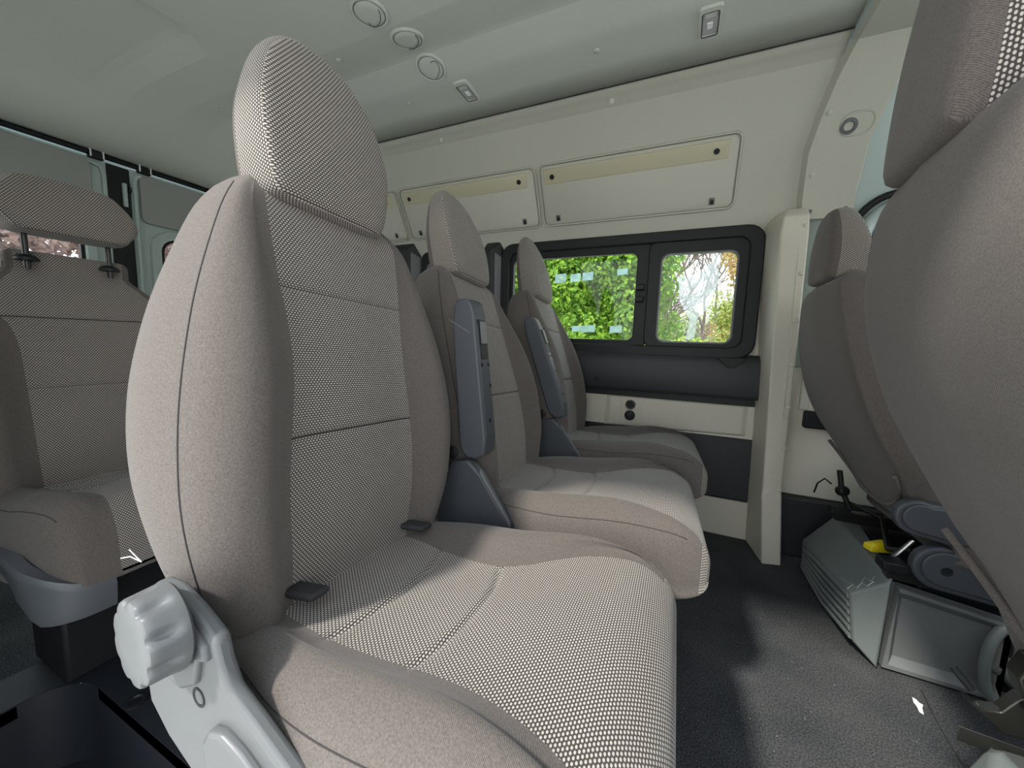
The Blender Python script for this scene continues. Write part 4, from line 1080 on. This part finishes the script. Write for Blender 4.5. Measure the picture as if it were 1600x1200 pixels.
# ------------------------------------------------------------------ floor litter
pf = at(1434, 1102, 'z', 0)
prism('paper_scrap', [(pf.x+x*.8+y*.9, pf.y+y*2.0, .0012) for x, y in ((-.014,.010),(-.004,.008),(.002,.004),(.012,.002),(.010,-.004),(.014,-.014),(.004,-.012),(-.002,-.004),(-.010,.002))], (0, 0, .0015), M['white'], None, 0, label='tiny torn scrap of white paper lying on the dark carpet', cat='paper')
tube('carpet_joint', [at(1440, 1078, 'z', .0005), at(1455, 1110, 'z', .0005), at(1480, 1155, 'z', .0005), at(1505, 1195, 'z', .0005)], .0022, M['thread'], None, 6, label='dark joint line in the carpet next to the paper scrap', cat='carpet joint')

# ------------------------------------------------------------------ outside
GZ = -.62
bm = bmesh.new(); add_box(bm, (-60, -60, GZ-.2), (60, 60, GZ)); from_bm('ground', bm, M['ground'], None, 0, kind='structure')
def leaf_cloud(bm, c, rad, n, size, flat=1.0, rnd=random):
    cx, cy, cz = c
    for _ in range(n):
        while True:
            v = Vector((rnd.uniform(-1, 1), rnd.uniform(-1, 1), rnd.uniform(-1, 1)))
            if .25 < v.length < 1: break
        v = v.normalized()*(v.length**.4)
        p = Vector((cx+v.x*rad[0], cy+v.y*rad[1], cz+v.z*rad[2]))
        nrm = (v+Vector((rnd.uniform(-1, 1), rnd.uniform(-1, 1), rnd.uniform(-.5, 1.2)))*.8).normalized()
        a = nrm.orthogonal().normalized(); a = (Matrix.Rotation(rnd.uniform(0, 6.3), 3, nrm) @ a); b2 = nrm.cross(a)
        s = size*rnd.uniform(.6, 1.3); k = s*.28
        q = [p-a*s*.5, p+b2*s*.3+nrm*k*.3, p+a*s*.5-nrm*k*.4, p-b2*s*.3+nrm*k*.3]
        bm.faces.new([bm.verts.new(x) for x in q])
def plant(name, base, blobs, mat, leaf, trunk_r, label, cat, h=None, group=None):
    r = empty(name, base, 0, label, cat, group)
    bm = bmesh.new()
    for c, rad, n in blobs: leaf_cloud(bm, c, rad, n, leaf)
    me = bpy.data.meshes.new('foliage'); bm.to_mesh(me); bm.free()
    finish('foliage', me, M[mat], r, 0)
    if trunk_r:
        hh = h or 2
        tube('trunk', [(0, 0, 0), (.03, .02, hh*.4), (-.02, 0, hh*.8), (0, 0, hh)], [trunk_r, trunk_r*.85, trunk_r*.7, trunk_r*.4], M['bark'], r, 10)
    return r
rb = random.Random(3)
def blobs(spec, jitter, k, n, rad):
    out = []
    for _ in range(k):
        out.append(((spec[0]+rb.uniform(-1, 1)*jitter[0], spec[1]+rb.uniform(-1, 1)*jitter[1], spec[2]+rb.uniform(-1, 1)*jitter[2]), (rad*rb.uniform(.7, 1.2),)*3, n))
    return out
q = at(925, 440, 'y', 9.0)
plant('tree', (q.x-.6, 9.0, GZ), blobs((0, 0, 3.1), (2.2, .7, 1.5), 70, 700, .62), 'leaf_green', .12, .11, 'big leafy green tree outside the fixed half of the sliding window', 'tree', 2.9)
q = at(940, 528, 'y', 6.3)
plant('hedge', (q.x-.5, 6.3, GZ), blobs((0, 0, .83), (1.75, .22, .45), 40, 300, .34), 'leaf_lime', .065, 0, 'low bright lime-green hedge in front of the leafy tree', 'hedge')
q = at(1095, 520, 'y', 7.6)
plant('shrub', (q.x+.35, 7.6, GZ), blobs((0, 0, 1.05), (.75, .25, .55), 30, 260, .30), 'leaf_lime', .06, .04, 'lime-green shrub seen low through the sliding pane', 'shrub', 1.0)
q = at(1140, 480, 'y', 8.6)
plant('shrub', (q.x+.15, 8.6, GZ), blobs((0, 0, 1.7), (.35, .3, .9), 26, 180, .30), 'leaf_olive', .07, .05, 'tall olive shrub at the edge of the sliding pane', 'shrub', 2.0)
q = at(1140, 440, 'y', 10.6)
plant('shrub', (q.x+.55, 10.6, GZ), blobs((0, 0, 2.6), (.6, .4, 1.1), 30, 200, .36), 'leaf_autumn', .085, .05, 'orange-brown tree top above the olive shrub', 'shrub', 2.4)
q = at(930, 470, 'y', 14.0)
plant('tree', (q.x-2.2, 14.0, GZ), blobs((0, 0, 3.0), (3.2, .7, 2.2), 70, 420, .9), 'leaf_green', .19, .12, 'second green tree standing farther behind the big leafy tree', 'tree', 3.0)
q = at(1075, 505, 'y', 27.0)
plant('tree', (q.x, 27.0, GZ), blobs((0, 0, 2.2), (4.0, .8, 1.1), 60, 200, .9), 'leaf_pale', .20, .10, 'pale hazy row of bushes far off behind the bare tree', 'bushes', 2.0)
# bare tree
bt_ = empty('bare_tree', (at(1045, 450, 'y', 20).x, 20, GZ), 0, 'bare dark-branched tree against the white sky, seen through the sliding pane', 'tree')
bm = bmesh.new(); rt_ = random.Random(11)
def branch(p, d, L, r, lev):
    pts = [p]; dd = d.copy()
    for k in range(4):
        dd = (dd+Vector((rt_.uniform(-1, 1), rt_.uniform(-1, 1), rt_.uniform(-.6, .8)))*.22).normalized(); pts.append(pts[-1]+dd*L/4)
    add_tube(bm, pts, [r, r*.9, r*.8, r*.7, r*.55], 5, caps=False)
    if lev:
        for k in range(5 if lev > 1 else 4):
            q = pts[rt_.randint(1, 4)]; nd = (dd+Vector((rt_.uniform(-1, 1), rt_.uniform(-1, 1), rt_.uniform(-.5, .9)))*.9).normalized()
            branch(q, nd, L*rt_.uniform(.5, .75), r*.55, lev-1)
branch(Vector((0, 0, 0)), Vector((.05, 0, 1)), 4.2, .15, 4)
branch(Vector((.9, .3, 0)), Vector((.25, 0, 1)), 4.0, .13, 4)
branch(Vector((-.8, .3, 0)), Vector((-.1, 0, 1)), 3.8, .12, 4)
from_bm('branches', bm, M['bark'], bt_, 180)
q = at(935, 528, 'y', 16)
wl_ = box('garden_wall', (q.x-3, 16, GZ), (q.x+2.2, 16.2, 1.0), M['render_wall'], None, .02, label='white garden wall glimpsed beyond the hedge', cat='wall')
# behind the rear doors
plant('shrub', (-9.4, 2.0, GZ), blobs((0, 0, 1.9), (.7, 3.2, 1.6), 90, 420, .50), 'leaf_purple', .13, .06, 'purple-brown shrub outside the near rear door window', 'shrub', 1.6)
plant('shrub', (-7.4, 2.6, GZ), blobs((0, 0, 1.25), (.3, 1.0, .55), 14, 140, .26), 'leaf_olive', .08, .04, 'yellow-green shrub in front of the purple one behind the van', 'shrub', 1.2)

# ------------------------------------------------------------------ light
sun = bpy.data.lights.new('sun', 'SUN'); sun.energy = 5.6; sun.angle = math.radians(5); sun.color = (1.0, .95, .87)
so = bpy.data.objects.new('sun', sun); COL.objects.link(so)
sdir = Vector((-.36, -.68, .80)).normalized()
so.rotation_euler = sdir.to_track_quat('Z', 'Y').to_euler()
wd = bpy.data.worlds.new('world'); S.world = wd; wd.use_nodes = True
nt = wd.node_tree; bg = nt.nodes['Background']
tc = N(nt, 'ShaderNodeTexCoord'); sp = N(nt, 'ShaderNodeSeparateXYZ'); nt.links.new(tc.outputs['Generated'], sp.inputs[0])
rp = N(nt, 'ShaderNodeValToRGB'); nt.links.new(sp.outputs[2], rp.inputs[0])
rp.color_ramp.elements[0].position = 0; rp.color_ramp.elements[0].color = (1, .99, .97, 1)
rp.color_ramp.elements[1].position = .7; rp.color_ramp.elements[1].color = (.78, .88, 1, 1)
nt.links.new(rp.outputs[0], bg.inputs[0]); bg.inputs[1].default_value = 3.0
S.cycles.use_denoising = True
S.cycles.max_bounces = 10; S.cycles.diffuse_bounces = 6; S.cycles.transparent_max_bounces = 12
